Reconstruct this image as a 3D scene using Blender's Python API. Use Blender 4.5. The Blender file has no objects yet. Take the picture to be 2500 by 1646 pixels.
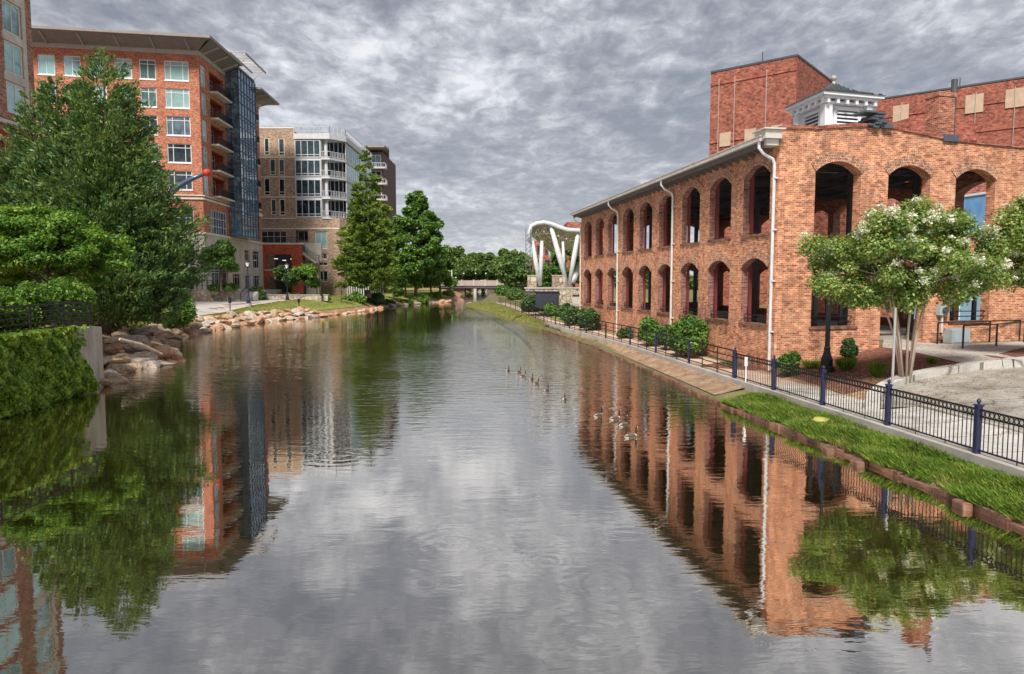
import bpy, bmesh, math, random
import numpy as np
from mathutils import Vector, Matrix
sc = bpy.context.scene
COL = sc.collection
# ------------------------------------------------------------------ camera
F, CX, CY = 1735.0, 1250.0, 823.0
PITCH, H = math.radians(4.45), 4.2
CP, SP = math.cos(PITCH), math.sin(PITCH)
cam = bpy.data.objects.new('camera', bpy.data.cameras.new('camera'))
COL.objects.link(cam)
cam.location = (0, 0, H)
cam.rotation_euler = (math.pi/2 - PITCH, 0, 0)
cam.data.sensor_width = 36
cam.data.lens = 36*F/2500
cam.data.clip_end = 6000
sc.camera = cam
# ------------------------------------------------------------------ light, exposure
sc.view_settings.view_transform = 'Standard'
sc.view_settings.look = 'None'
sc.view_settings.exposure = 1.92
SUN_EL, SUN_AZ = math.radians(50), math.radians(196)     # azimuth clockwise from +Y: behind the camera, a little left
sun = bpy.data.objects.new('sun', bpy.data.lights.new('sun', 'SUN'))
COL.objects.link(sun)
sun.data.energy = 1.5
sun.data.angle = math.radians(14)
sun.data.color = (1, .95, .87)
sd = Vector((math.sin(SUN_AZ)*math.cos(SUN_EL), math.cos(SUN_AZ)*math.cos(SUN_EL), math.sin(SUN_EL)))
sun.rotation_euler = sd.to_track_quat('Z', 'Y').to_euler()
world = bpy.data.worlds.new('World'); sc.world = world
world.use_nodes = True
wn, wl = world.node_tree.nodes, world.node_tree.links
wn.clear()
def wnode(t, **k):
    n = wn.new(t)
    for a, b in k.items(): setattr(n, a, b)
    return n
w_out = wnode('ShaderNodeOutputWorld'); w_bg = wnode('ShaderNodeBackground')
w_bg.inputs['Strength'].default_value = .1
w_sky = wnode('ShaderNodeTexSky', sky_type='NISHITA', sun_disc=False)
w_sky.sun_elevation = SUN_EL; w_sky.sun_rotation = SUN_AZ
w_tc = wnode('ShaderNodeTexCoord')
w_sep = wnode('ShaderNodeSeparateXYZ'); wl.new(w_tc.outputs['Generated'], w_sep.inputs[0])
def wm(op, a, b=None, c=None):
    n = wnode('ShaderNodeMath', operation=op)
    for i, v in enumerate((a, b, c)):
        if v is None: continue
        if isinstance(v, (int, float)): n.inputs[i].default_value = v
        else: wl.new(v, n.inputs[i])
    return n.outputs[0]
zc = wm('MAXIMUM', w_sep.outputs['Z'], 0.0)
den = wm('ADD', zc, .16)
w_cmb = wnode('ShaderNodeCombineXYZ')
wl.new(wm('DIVIDE', w_sep.outputs['X'], den), w_cmb.inputs[0])
wl.new(wm('DIVIDE', w_sep.outputs['Y'], den), w_cmb.inputs[1])
def wnoise(scale, det, rough, dist=0, off=(0, 0, 0), sc3=(1, 1, 1)):
    mp = wnode('ShaderNodeMapping'); wl.new(w_cmb.outputs[0], mp.inputs[0])
    mp.inputs['Location'].default_value = off; mp.inputs['Scale'].default_value = sc3
    n = wnode('ShaderNodeTexNoise'); wl.new(mp.outputs[0], n.inputs['Vector'])
    n.inputs['Scale'].default_value = scale; n.inputs['Detail'].default_value = det
    n.inputs['Roughness'].default_value = rough; n.inputs['Distortion'].default_value = dist
    return n.outputs['Fac']
n1 = wnoise(1.15, 4, .5, .3, (3.1, 1.7, 0))
n2 = wnoise(5.5, 6, .6, .35, (0, 4, 0), (1, .75, 1))
n3 = wnoise(17, 4, .6, .5, (7, 2, 0), (1, .7, 1))
n0 = wnoise(.42, 2, .5, .2, (1.6, .4, 0))
mixn = wm('ADD', wm('ADD', wm('MULTIPLY', n1, .42), wm('MULTIPLY', n2, .50)), wm('MULTIPLY', n3, .34))
mixn = wm('ADD', mixn, wm('MULTIPLY', wm('SUBTRACT', n0, .5), .5))
mixn = wm('ADD', mixn, wm('SUBTRACT', .075, wm('MULTIPLY', zc, .10)))      # the deck thickens overhead
w_ramp = wnode('ShaderNodeValToRGB'); wl.new(mixn, w_ramp.inputs[0])
cr = w_ramp.color_ramp
cr.elements[0].position = .54; cr.elements[0].color = (.57, .62, .75, 1)
cr.elements[1].position = .86; cr.elements[1].color = (2.35, 2.36, 2.44, 1)
for p, c in ((.63, (.82, .86, .99, 1)), (.70, (1.16, 1.19, 1.31, 1)), (.77, (1.68, 1.71, 1.83, 1))):
    e = cr.elements.new(p); e.color = c
# the cloud deck is a little thinner and brighter towards the horizon
horiz = wm('POWER', wm('SUBTRACT', 1.0, zc), 5.0)
w_hm = wnode('ShaderNodeMixRGB', blend_type='MIX')
wl.new(wm('MULTIPLY', horiz, .5), w_hm.inputs[0]); wl.new(w_ramp.outputs[0], w_hm.inputs[1])
w_hm.inputs[2].default_value = (1.75, 1.78, 1.9, 1)
w_mx = wnode('ShaderNodeMixRGB', blend_type='MIX'); w_mx.inputs[0].default_value = .97
wl.new(w_sky.outputs[0], w_mx.inputs[1]); wl.new(w_hm.outputs[0], w_mx.inputs[2])
wl.new(w_mx.outputs[0], w_bg.inputs['Color']); wl.new(w_bg.outputs[0], w_out.inputs['Surface'])

# ------------------------------------------------------------------ measuring helpers (photograph pixel -> place)
def ray(px, py):
    dx, dy = (px-CX)/F, (CY-py)/F
    return dx, CP+dy*SP, dy*CP-SP
def P(px, py, Y):
    x, y, z = ray(px, py); t = Y/y
    return Vector((x*t, Y, H+z*t))
def G(px, py, z):
    x, y, zz = ray(px, py); t = (z-H)/zz
    return Vector((x*t, y*t, z))
def size(px, py, Y, n): return n/F*Y/ray(px, py)[1]
def lerp(a, b, t): return a+(b-a)*t
def interp(tab, y):
    if y <= tab[0][0]: return tab[0][1]
    for (a, b), (c, d) in zip(tab, tab[1:]):
        if y <= c: return lerp(b, d, (y-a)/(c-a))
    return tab[-1][1]
# shore lines and fence line as x of y
XWL = [(-30, -12.8), (27.8, -16.3), (29.5, -17.0), (31.3, -17.9), (34, -18.3), (36.5, -17.4), (41.9, -20.6), (50, -24.0), (57.4, -25.7), (63, -25.9),
       (70.8, -26.0), (78, -24.6), (85.7, -22.8), (101.4, -20.9), (119.6, -20.7), (135, -18.0), (150, -14.3), (163, -11.6), (200, -14.5), (240, -17), (300, -17), (420, -16)]
XWR = [(-30, 11.5), (11.7, 8.6), (13.8, 8.45), (23.9, 7.1), (45.6, 5.25), (60, 3.0), (73, .4), (100, -4.0), (118, -7.0), (126, -8.6), (134, -8.2), (150, -6.5), (200, -7.0), (240, -7.3), (300, -6), (420, -5)]
XF = [(-30, 14.8), (14.6, 9.69), (17.5, 9.36), (23.3, 8.65), (26.2, 8.27), (40, 6.75), (50, 5.1), (63, 2.9), (76, 1.9), (100, -.6), (130, -4.0), (160, -4.6), (200, -3), (420, -2)]
def xwl(y): return interp(XWL, y)
def xwr(y): return interp(XWR, y)
def xf(y): return interp(XF, y)
def zright(x, y):
    u = x-xf(y)
    if u < 0:
        w = xf(y)-xwr(y); f = (x-xwr(y))/max(w, .1)
        f = min(max(f, 0), 1)
        return lerp(.10, .40, f**.8) if y < 62 else lerp(.05, .5, f**.7)
    z = .6
    if u > 1.7: z = .6+min((u-1.7)*.15, .98)
    if y > 110: z = lerp(z, .8, min(1, (y-110)/40))
    return z
def zleft(x, y):
    d = xwl(y)-x
    if y < 28.0: return 2.3 if d > .3 else -.5
    if d < 0: return max(-.5, d*1.0)
    hill = 1.0
    z = interp([(0, 0), (1.2, .5), (2.4, .95), (4.5, 1.45), (7, 1.7), (500, 1.7)], d)
    if y < 40: z = lerp(interp([(0, -.05), (1.5, .3), (3.5, .9), (6, 1.9), (9, 2.2), (500, 2.2)], d), z, (y-28)/12)
    return z
def onterrain(fn, px, py, lo=5, hi=400):
    a, b = lo, hi
    for k in range(60):
        m = (a+b)/2; p = P(px, py, m)
        if p.z > fn(p.x, p.y): a = m
        else: b = m
    p = P(px, py, (a+b)/2)
    return Vector((p.x, p.y, fn(p.x, p.y)))
def R(px, py): return onterrain(zright, px, py)
def Lf(px, py): return onterrain(zleft, px, py, 29, 400)
# ------------------------------------------------------------------ object helpers
ORG = {}
def tag(o, label=None, cat=None, group=None, kind=None):
    if label: o['label'] = label
    if cat: o['category'] = cat
    if group: o['group'] = group
    if kind: o['kind'] = kind
    return o
def thing(name, loc, label, cat, group=None, rz=0):
    o = bpy.data.objects.new(name, None); COL.objects.link(o)
    o.empty_display_size = .3
    o.location = loc; o.rotation_euler = (0, 0, rz)
    ORG[o.name] = Vector(loc)
    return tag(o, label, cat, group)
def children(o): return [c for c in bpy.data.objects if c.parent == o]
def copy_tree(o, parent=None, kids=None):
    kids = kids or {}
    c = o.copy(); COL.objects.link(c); c.parent = parent
    for ch in o.children: copy_tree(ch, c)
    return c
def link_mesh(name, me, mats, parent):
    if not isinstance(mats, (list, tuple)): mats = [mats]
    for m in mats: me.materials.append(m)
    o = bpy.data.objects.new(name, me); COL.objects.link(o)
    if parent:
        o.parent = parent; org = ORG.get(parent.name, Vector((0, 0, 0))); ORG[o.name] = org
    else: org = Vector((0, 0, 0)); ORG[o.name] = org
    return o
class MB:
    def __init__(s): s.v = []; s.f = []; s.m = []
    def add(s, vs, fs, m=0):
        b = len(s.v); s.v += [tuple(v) for v in vs]
        for f in fs: s.f.append(tuple(b+i for i in f)); s.m.append(m)
        return s
    def quad(s, a, b, c, d, m=0): return s.add((a, b, c, d), ((0, 1, 2, 3),), m)
    def hexa(s, p, m=0):      # p: 4 bottom + 4 top
        return s.add(p, ((3, 2, 1, 0), (4, 5, 6, 7), (0, 1, 5, 4), (1, 2, 6, 5), (2, 3, 7, 6), (3, 0, 4, 7)), m)
    def box(s, x0, x1, y0, y1, z0, z1, m=0):
        return s.hexa([(x0, y0, z0), (x1, y0, z0), (x1, y1, z0), (x0, y1, z0), (x0, y0, z1), (x1, y0, z1), (x1, y1, z1), (x0, y1, z1)], m)
    def bar(s, a, b, w, h=None, m=0, up=(0, 0, 1)):
        a, b = Vector(a), Vector(b); h = h or w; d = (b-a).normalized()
        sd_ = d.cross(Vector(up))
        if sd_.length < 1e-3: sd_ = d.cross(Vector((1, 0, 0)))
        sd_.normalize(); u = sd_.cross(d).normalized()
        p = []
        for q in (a, b):
            p += [q-sd_*w/2-u*h/2, q+sd_*w/2-u*h/2, q+sd_*w/2+u*h/2, q-sd_*w/2+u*h/2]
        return s.hexa(p, m)
    def tube(s, pts, rad, n=8, m=0, cap=True, sy=1.0):
        pts = [Vector(p) for p in pts]
        if isinstance(rad, (int, float)): rad = [rad]*len(pts)
        b = len(s.v); pu = None
        for i, p in enumerate(pts):
            d = (pts[min(i+1, len(pts)-1)]-pts[max(i-1, 0)]).normalized()
            r = Vector((0, 0, 1)) if abs(d.z) < .95 else Vector((1, 0, 0))
            if pu is not None: r = pu
            a = d.cross(r)
            if a.length < 1e-4: a = d.cross(Vector((0, 1, 0)))
            a.normalize(); u = a.cross(d).normalized(); pu = u
            for k in range(n):
                t = 2*math.pi*k/n
                s.v.append(tuple(p+a*math.cos(t)*rad[i]*sy+u*math.sin(t)*rad[i]))
        for i in range(len(pts)-1):
            for k in range(n):
                k2 = (k+1) % n
                s.f.append((b+i*n+k, b+i*n+k2, b+(i+1)*n+k2, b+(i+1)*n+k)); s.m.append(m)
        if cap:
            s.f.append(tuple(b+k for k in reversed(range(n)))); s.m.append(m)
            e = b+(len(pts)-1)*n
            s.f.append(tuple(e+k for k in range(n))); s.m.append(m)
        return s
    def lathe(s, c, prof, n=12, m=0):      # prof: (r, z)
        c = Vector(c)
        return s.tube_prof(c, prof, n, m)
    def tube_prof(s, c, prof, n, m):
        b = len(s.v)
        for r, z in prof:
            for k in range(n):
                t = 2*math.pi*k/n
                s.v.append((c.x+r*math.cos(t), c.y+r*math.sin(t), c.z+z))
        for i in range(len(prof)-1):
            for k in range(n):
                k2 = (k+1) % n
                s.f.append((b+i*n+k, b+i*n+k2, b+(i+1)*n+k2, b+(i+1)*n+k)); s.m.append(m)
        s.f.append(tuple(b+k for k in reversed(range(n)))); s.m.append(m)
        e = b+(len(prof)-1)*n
        s.f.append(tuple(e+k for k in range(n))); s.m.append(m)
        return s
    def ball(s, c, r, n=8, m=0, sx=1, sy=1, sz=1):
        c = Vector(c); b = len(s.v)
        for i in range(n+1):
            th = math.pi*i/n
            for k in range(n*2):
                ph = math.pi*k/n
                s.v.append((c.x+r*sx*math.sin(th)*math.cos(ph), c.y+r*sy*math.sin(th)*math.sin(ph), c.z+r*sz*math.cos(th)))
        N = n*2
        for i in range(n):
            for k in range(N):
                k2 = (k+1) % N
                s.f.append((b+i*N+k, b+(i+1)*N+k, b+(i+1)*N+k2, b+i*N+k2)); s.m.append(m)
        return s
    def build(s, name, mats, parent=None, smooth=False, uv=True, bevel=0):
        org = ORG.get(parent.name, Vector((0, 0, 0))) if parent else Vector((0, 0, 0))
        me = bpy.data.meshes.new(name)
        me.from_pydata([(x-org.x, y-org.y, z-org.z) for x, y, z in s.v], [], s.f)
        if any(s.m): me.polygons.foreach_set('material_index', s.m)
        if smooth: me.polygons.foreach_set('use_smooth', [True]*len(me.polygons))
        me.update()
        if uv: boxuv(me, org)
        o = link_mesh(name, me, mats, parent)
        if bevel:
            b = o.modifiers.new('bevel', 'BEVEL'); b.width = bevel; b.segments = 2; b.limit_method = 'ANGLE'
        return o
def boxuv(me, org):
    n = len(me.loops)
    if not n: return
    uvl = me.uv_layers.new(name='UVMap')
    co = np.empty(len(me.vertices)*3, 'f'); me.vertices.foreach_get('co', co); co = co.reshape(-1, 3)+np.array(org, 'f')
    vi = np.empty(n, 'i'); me.loops.foreach_get('vertex_index', vi)
    nf = len(me.polygons)
    nr = np.empty(nf*3, 'f'); me.polygons.foreach_get('normal', nr); nr = nr.reshape(-1, 3)
    lt = np.empty(nf, 'i'); me.polygons.foreach_get('loop_total', lt)
    nl = np.repeat(nr, lt, axis=0); p = co[vi]
    h = np.hypot(nl[:, 0], nl[:, 1])+1e-6
    u = (p[:, 0]*-nl[:, 1]+p[:, 1]*nl[:, 0])/h
    fl = np.abs(nl[:, 2]) > .7
    uv = np.stack([np.where(fl, p[:, 0], u), np.where(fl, p[:, 1], p[:, 2])], 1).astype('f')
    uvl.data.foreach_set('uv', uv.ravel())
class Face:
    """a vertical wall plane: origin, heading (yaw from +Y, clockwise), outward normal side"""
    def __init__(s, x, y, yaw, side):
        s.o = Vector((x, y)); a = math.radians(yaw); s.d = Vector((math.sin(a), math.cos(a)))
        s.n = Vector((s.d.y, -s.d.x))*side
    def pt(s, u, z, off=0):
        q = s.o+s.d*u+s.n*off; return Vector((q.x, q.y, z))
    def s(s, px, py):
        x, y, z = ray(px, py); k = x/y
        return (s.o.x-k*s.o.y)/(k*s.d.y-s.d.x)
    def z(s, px, py):
        u = s.s(px, py); x, y, z = ray(px, py); return H+z/y*(s.o.y+s.d.y*u)
    def box(s, mb, u0, u1, z0, z1, o0, o1, m=0):
        p = [s.pt(u, z, o) for z in (z0, z1) for u, o in ((u0, o0), (u1, o0), (u1, o1), (u0, o1))]
        return mb.hexa(p, m)
    def rect(s, a, b):      # two opposite pixel corners -> u0,u1,z0,z1
        us = sorted((s.s(*a), s.s(*b))); zs = sorted((s.z(*a), s.z(*b)))
        return us[0], us[1], zs[0], zs[1]
def arch_z(o, u):
    a, b, z0, zs, rise = o
    if rise <= 0: return zs
    w = (b-a)/2; c = (a+b)/2; t = (u-c)/w
    Rr = (w*w+rise*rise)/(2*rise)
    return zs+rise-Rr+math.sqrt(max(Rr*Rr-(u-c)**2, 0))
def wall(mb, fc, u0, u1, z0, ztop, th, ops, m=0, nseg=8, mj=None):
    """wall with (arched) openings; ops (ua, ub, zbottom, zspring, rise)"""
    mj = m if mj is None else mj
    zt = ztop if callable(ztop) else (lambda u: ztop)
    br = {round(u0, 4), round(u1, 4)}
    for o in ops:
        k = nseg if o[4] > 0 else 1
        for i in range(k+1): br.add(round(lerp(o[0], o[1], i/k), 4))
    if callable(ztop):
        for i in range(1, 8): br.add(round(lerp(u0, u1, i/8), 4))
    br = sorted(b for b in br if u0-1e-4 <= b <= u1+1e-4)
    for a, b in zip(br, br[1:]):
        if b-a < 1e-3: continue
        mid = (a+b)/2
        here = sorted([o for o in ops if o[0] < mid < o[1]], key=lambda o: o[2])
        lo = (z0, z0); first = True
        for o in here+[None]:
            hi = (o[2], o[2]) if o else (zt(a), zt(b))
            if hi[0] > lo[0]+1e-4 or hi[1] > lo[1]+1e-4:
                for off in (0, -th):
                    mb.quad(fc.pt(a, lo[0], off), fc.pt(b, lo[1], off), fc.pt(b, hi[1], off), fc.pt(a, hi[0], off), m)
            if o:
                mb.quad(fc.pt(a, o[2], 0), fc.pt(b, o[2], 0), fc.pt(b, o[2], -th), fc.pt(a, o[2], -th), mj)
                lo = (arch_z(o, a), arch_z(o, b))
                mb.quad(fc.pt(a, lo[0], 0), fc.pt(b, lo[1], 0), fc.pt(b, lo[1], -th), fc.pt(a, lo[0], -th), mj)
            else:
                mb.quad(fc.pt(a, hi[0], 0), fc.pt(b, hi[1], 0), fc.pt(b, hi[1], -th), fc.pt(a, hi[0], -th), m)
    for o in ops:
        for u in (o[0], o[1]):
            mb.quad(fc.pt(u, o[2], 0), fc.pt(u, o[3], 0), fc.pt(u, o[3], -th), fc.pt(u, o[2], -th), mj)
    for u in (u0, u1):
        mb.quad(fc.pt(u, z0, 0), fc.pt(u, zt(u), 0), fc.pt(u, zt(u), -th), fc.pt(u, z0, -th), m)
    return mb
# ------------------------------------------------------------------ materials
MATS = {}
def mat(name, rough=.8, metal=0, spec=.3):
    m = bpy.data.materials.new(name); m.use_nodes = True
    nt = m.node_tree; b = nt.nodes['Principled BSDF']
    b.inputs['Roughness'].default_value = rough; b.inputs['Metallic'].default_value = metal
    b.inputs['Specular IOR Level'].default_value = spec
    MATS[name] = m
    return m, nt, b
def nd(nt, t, **k):
    n = nt.nodes.new(t)
    for a, b in k.items(): setattr(n, a, b)
    return n
def ramp(nt, src, stops, interp_='LINEAR'):
    r = nd(nt, 'ShaderNodeValToRGB'); nt.links.new(src, r.inputs[0])
    c = r.color_ramp; c.interpolation = interp_
    c.elements[0].position, c.elements[0].color = stops[0][0], (*stops[0][1], 1)
    c.elements[1].position, c.elements[1].color = stops[-1][0], (*stops[-1][1], 1)
    for p, col in stops[1:-1]:
        e = c.elements.new(p); e.color = (*col, 1)
    return r.outputs[0]
def coords(nt, which='Object', scale=(1, 1, 1)):
    tc = nd(nt, 'ShaderNodeTexCoord'); mp = nd(nt, 'ShaderNodeMapping')
    nt.links.new(tc.outputs[which], mp.inputs[0]); mp.inputs['Scale'].default_value = scale
    return mp.outputs[0]
def noise(nt, vec, scale, det=4, rough=.6, dist=0):
    n = nd(nt, 'ShaderNodeTexNoise'); nt.links.new(vec, n.inputs['Vector'])
    n.inputs['Scale'].default_value = scale; n.inputs['Detail'].default_value = det
    n.inputs['Roughness'].default_value = rough; n.inputs['Distortion'].default_value = dist
    return n.outputs['Fac']
def mixc(nt, fac, a, b, mode='MIX'):
    n = nd(nt, 'ShaderNodeMixRGB', blend_type=mode)
    for i, v in enumerate((fac, a, b)):
        if isinstance(v, (int, float)): n.inputs[i].default_value = v
        elif isinstance(v, tuple): n.inputs[i].default_value = (*v, 1)
        else: nt.links.new(v, n.inputs[i])
    return n.outputs[0]
def mth(nt, op, a, b=None, c=None):
    n = nd(nt, 'ShaderNodeMath', operation=op)
    for i, v in enumerate((a, b, c)):
        if v is None: continue
        if isinstance(v, (int, float)): n.inputs[i].default_value = v
        else: nt.links.new(v, n.inputs[i])
    return n.outputs[0]
def bump(nt, b, h, strength=.4, dist=.02):
    n = nd(nt, 'ShaderNodeBump'); n.inputs['Strength'].default_value = strength; n.inputs['Distance'].default_value = dist
    nt.links.new(h, n.inputs['Height']); nt.links.new(n.outputs[0], b.inputs['Normal'])
def mottled(name, stops, scale=1.5, rough=.85, det=6, bstr=.3, metal=0, spec=.3, which='Object', bdist=.02, stretch=(1, 1, 1)):
    m, nt, b = mat(name, rough, metal, spec)
    v = coords(nt, which, stretch)
    f = noise(nt, v, scale, det, .65)
    nt.links.new(ramp(nt, f, stops), b.inputs['Base Color'])
    if bstr: bump(nt, b, noise(nt, v, scale*6, 4), bstr, bdist)
    return m
def flat(name, col, rough=.6, metal=0, spec=.3, var=.12):
    c0 = tuple(c*(1-var) for c in col); c1 = tuple(min(1, c*(1+var)) for c in col)
    return mottled(name, [(.3, c0), (.7, c1)], 2.5, rough, 3, 0, metal, spec)
def brick(name, ca, cb, mortar, patches=(), bw=.22, bh=.075, rough=.9, mort=.012, dark=(.10, .05, .04), pale=(.62, .45, .33), dk=.35, pl=.35, streak=0):
    """coursed brick with brick-to-brick colour, sooty and limewashed patches"""
    m, nt, b = mat(name, rough)
    tc = nd(nt, 'ShaderNodeTexCoord'); uv = tc.outputs['UV']
    wob = nd(nt, 'ShaderNodeTexNoise'); nt.links.new(uv, wob.inputs['Vector']); wob.inputs['Scale'].default_value = 3
    br = nd(nt, 'ShaderNodeTexBrick'); nt.links.new(uv, br.inputs['Vector'])
    br.inputs['Scale'].default_value = 1
    br.inputs['Brick Width'].default_value = bw; br.inputs['Row Height'].default_value = bh
    br.inputs['Mortar Size'].default_value = mort; br.inputs['Mortar Smooth'].default_value = .3
    br.inputs['Color1'].default_value = (*ca, 1); br.inputs['Color2'].default_value = (*cb, 1)
    br.inputs['Mortar'].default_value = (*mortar, 1)
    br.inputs['Bias'].default_value = 0
    col = br.outputs['Color']
    sp = nd(nt, 'ShaderNodeTexWhiteNoise', noise_dimensions='2D')
    # per-brick tint: snap uv to the brick grid
    sx = nd(nt, 'ShaderNodeSeparateXYZ'); nt.links.new(uv, sx.inputs[0])
    row = mth(nt, 'FLOOR', mth(nt, 'DIVIDE', sx.outputs[1], bh))
    sh = mth(nt, 'MULTIPLY', mth(nt, 'MODULO', row, 2.0), .5)
    cx = mth(nt, 'FLOOR', mth(nt, 'ADD', mth(nt, 'DIVIDE', sx.outputs[0], bw), sh))
    cb_ = nd(nt, 'ShaderNodeCombineXYZ'); nt.links.new(cx, cb_.inputs[0]); nt.links.new(row, cb_.inputs[1])
    nt.links.new(cb_.outputs[0], sp.inputs['Vector'])
    tint = ramp(nt, sp.outputs['Value'], [(0, (.45, .42, .42)), (.2, (.8, .78, .78)), (.7, (1.05, 1.05, 1.05)), (1, (1.45, 1.4, 1.3))])
    col = mixc(nt, 1.0, col, tint, 'MULTIPLY')
    n1 = noise(nt, uv, .55, 5, .62, .6)
    n2 = noise(nt, uv, 2.1, 5, .7, .4)
    mp = nd(nt, 'ShaderNodeMapping'); nt.links.new(uv, mp.inputs[0]); mp.inputs['Location'].default_value = (31, 17, 0)
    n3 = noise(nt, mp.outputs[0], .8, 6, .68, .5)
    fd = mth(nt, 'MULTIPLY', ramp(nt, n3, [(.5, (0, 0, 0)), (.68, (1, 1, 1))]), dk)
    col = mixc(nt, fd, col, dark)
    fp = mth(nt, 'MULTIPLY', ramp(nt, mth(nt, 'ADD', mth(nt, 'MULTIPLY', n1, .5), mth(nt, 'MULTIPLY', n2, .5)), [(.5, (0, 0, 0)), (.64, (1, 1, 1))]), pl)
    col = mixc(nt, fp, col, pale)
    if streak:      # run-off streaks and white efflorescence
        m2 = nd(nt, 'ShaderNodeMapping'); nt.links.new(uv, m2.inputs[0]); m2.inputs['Scale'].default_value = (1.6, .22, 1)
        n4 = noise(nt, m2.outputs[0], 1.5, 6, .7, .3)
        col = mixc(nt, mth(nt, 'MULTIPLY', ramp(nt, n4, [(.52, (0, 0, 0)), (.68, (1, 1, 1))]), streak), col, (.16, .07, .05))
        m3 = nd(nt, 'ShaderNodeMapping'); nt.links.new(uv, m3.inputs[0]); m3.inputs['Location'].default_value = (7, 3, 0); m3.inputs['Scale'].default_value = (1, .5, 1)
        n5 = noise(nt, m3.outputs[0], 2.6, 7, .75, .8)
        col = mixc(nt, mth(nt, 'MULTIPLY', ramp(nt, n5, [(.57, (0, 0, 0)), (.70, (1, 1, 1))]), .6), col, (.76, .60, .44))
    nt.links.new(col, b.inputs['Base Color'])
    hh = mth(nt, 'ADD', mth(nt, 'MULTIPLY', br.outputs['Fac'], -1.0), mth(nt, 'MULTIPLY', noise(nt, uv, 14, 3), .6))
    bump(nt, b, hh, .7, .012)
    return m
def leafm(name, c0, c1, c2, trans=.35, scale=.35, rough=.55):
    """foliage: leaf-to-leaf colour plus large patches of older and younger growth"""
    m, nt, b = mat(name, rough, 0, .25)
    g = nd(nt, 'ShaderNodeNewGeometry'); rnd = g.outputs['Random Per Island']
    v = coords(nt)
    f = mth(nt, 'ADD', mth(nt, 'MULTIPLY', rnd, .6), mth(nt, 'MULTIPLY', noise(nt, v, scale, 3, .6), .8))
    col = ramp(nt, f, [(.32, c0), (.68, c1), (1.02, c2)])
    nt.links.new(col, b.inputs['Base Color'])
    tr = nd(nt, 'ShaderNodeBsdfTranslucent'); nt.links.new(mixc(nt, 1.0, col, (1.25, 1.3, .6), 'MULTIPLY'), tr.inputs[0])
    mx = nd(nt, 'ShaderNodeMixShader'); mx.inputs[0].default_value = trans
    nt.links.new(b.outputs[0], mx.inputs[1]); nt.links.new(tr.outputs[0], mx.inputs[2])
    nt.links.new(mx.outputs[0], nt.nodes['Material Output'].inputs[0])
    return m
M_mill = brick('old_mill_brick', (.66, .222, .095), (.43, .126, .064), (.60, .43, .30), dk=.5, pl=.45, mort=.014, pale=(.75, .42, .26), dark=(.15, .06, .045), streak=.5)
M_reveal = brick('dark_reveal_brick', (.27, .105, .085), (.17, .065, .055), (.30, .2, .17), dk=.4, pl=.25)  # darker brick colour for the faces inside the canal-side openings
M_arch = brick('arch_brick', (.55, .21, .11), (.38, .12, .07), (.5, .37, .28), bw=.11, bh=.11, dk=.3, pl=.3, mort=.02)
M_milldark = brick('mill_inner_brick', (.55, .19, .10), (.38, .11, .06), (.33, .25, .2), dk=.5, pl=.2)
M_hotel = brick('orange_brick', (.55, .185, .10), (.43, .13, .078), (.52, .30, .2), dk=.42, pl=.12, dark=(.25, .06, .045))
M_tower = brick('brown_brick', (.46, .20, .12), (.20, .07, .05), (.42, .30, .24), dk=.45, pl=.3, bw=.3, bh=.1, mort=.02)
M_tan = brick('tan_brick', (.44, .30, .21), (.35, .235, .165), (.48, .38, .3), dk=.25, pl=.3, bw=.3, bh=.1, mort=.015, dark=(.2, .13, .10), pale=(.6, .46, .34))
M_theatre = brick('dark_red_brick', (.34, .10, .062), (.23, .062, .045), (.38, .2, .15), dk=.5, pl=.3, bw=.3, bh=.15, mort=.02, dark=(.12, .03, .025), pale=(.45, .16, .10))
M_chim = brick('chimney_brick', (.44, .13, .075), (.27, .07, .045), (.45, .28, .2), dk=.4, pl=.2)
M_dred = brick('red_brick_far', (.42, .10, .07), (.30, .07, .05), (.36, .2, .15), bw=.3, bh=.12)
M_stone = mottled('pale_stone', [(.3, (.46, .42, .37)), (.55, (.6, .56, .5)), (.75, (.7, .66, .58))], .8, bstr=.2)
M_cream = flat('cream_trim', (.72, .68, .58), .7)
M_white = flat('white_paint', (.8, .81, .83), .45, spec=.4, var=.06)
M_whitesteel = flat('white_steel', (.82, .84, .86), .35, spec=.5, var=.05)
M_pale = flat('pale_grey_metal', (.58, .59, .61), .5)
M_canopy = flat('canopy_steel', (.56, .57, .59), .4, spec=.4)
M_gutter = flat('gutter_metal', (.62, .59, .55), .4, .2, .5)
M_eave = flat('eave_wood', (.13, .115, .11), .7)
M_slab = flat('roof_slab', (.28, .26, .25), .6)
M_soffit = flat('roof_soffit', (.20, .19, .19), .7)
M_fascia = flat('grey_fascia', (.42, .38, .34), .55)
M_dark = flat('black_metal', (.012, .013, .016), .45, .2, .5)
M_navy = flat('navy_metal', (.02, .024, .07), .45, .1, .5)
M_steel = flat('dark_steel', (.10, .10, .11), .5, .4)
M_darkroof = mottled('dark_ceiling', [(.3, (.08, .08, .09)), (.7, (.17, .165, .17))], 3, .8, 3, 0)
M_redpost = flat('red_oxide', (.15, .035, .035), .6)
M_orange = brick('painted_red_brick', (.60, .12, .06), (.50, .09, .05), (.45, .12, .07), dk=.2, pl=.1)
M_panel = mottled('beige_panel', [(.3, (.42, .30, .21)), (.7, (.56, .42, .31))], 1.2, .8, 5, .1)
M_conc = mottled('concrete', [(.3, (.30, .27, .24)), (.55, (.42, .39, .35)), (.75, (.52, .48, .43))], 1.1, bstr=.25)
M_conclight = mottled('sidewalk_concrete', [(.3, (.50, .48, .45)), (.55, (.62, .6, .57)), (.75, (.7, .68, .65))], .7, bstr=.15)
M_glassteal = None
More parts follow.
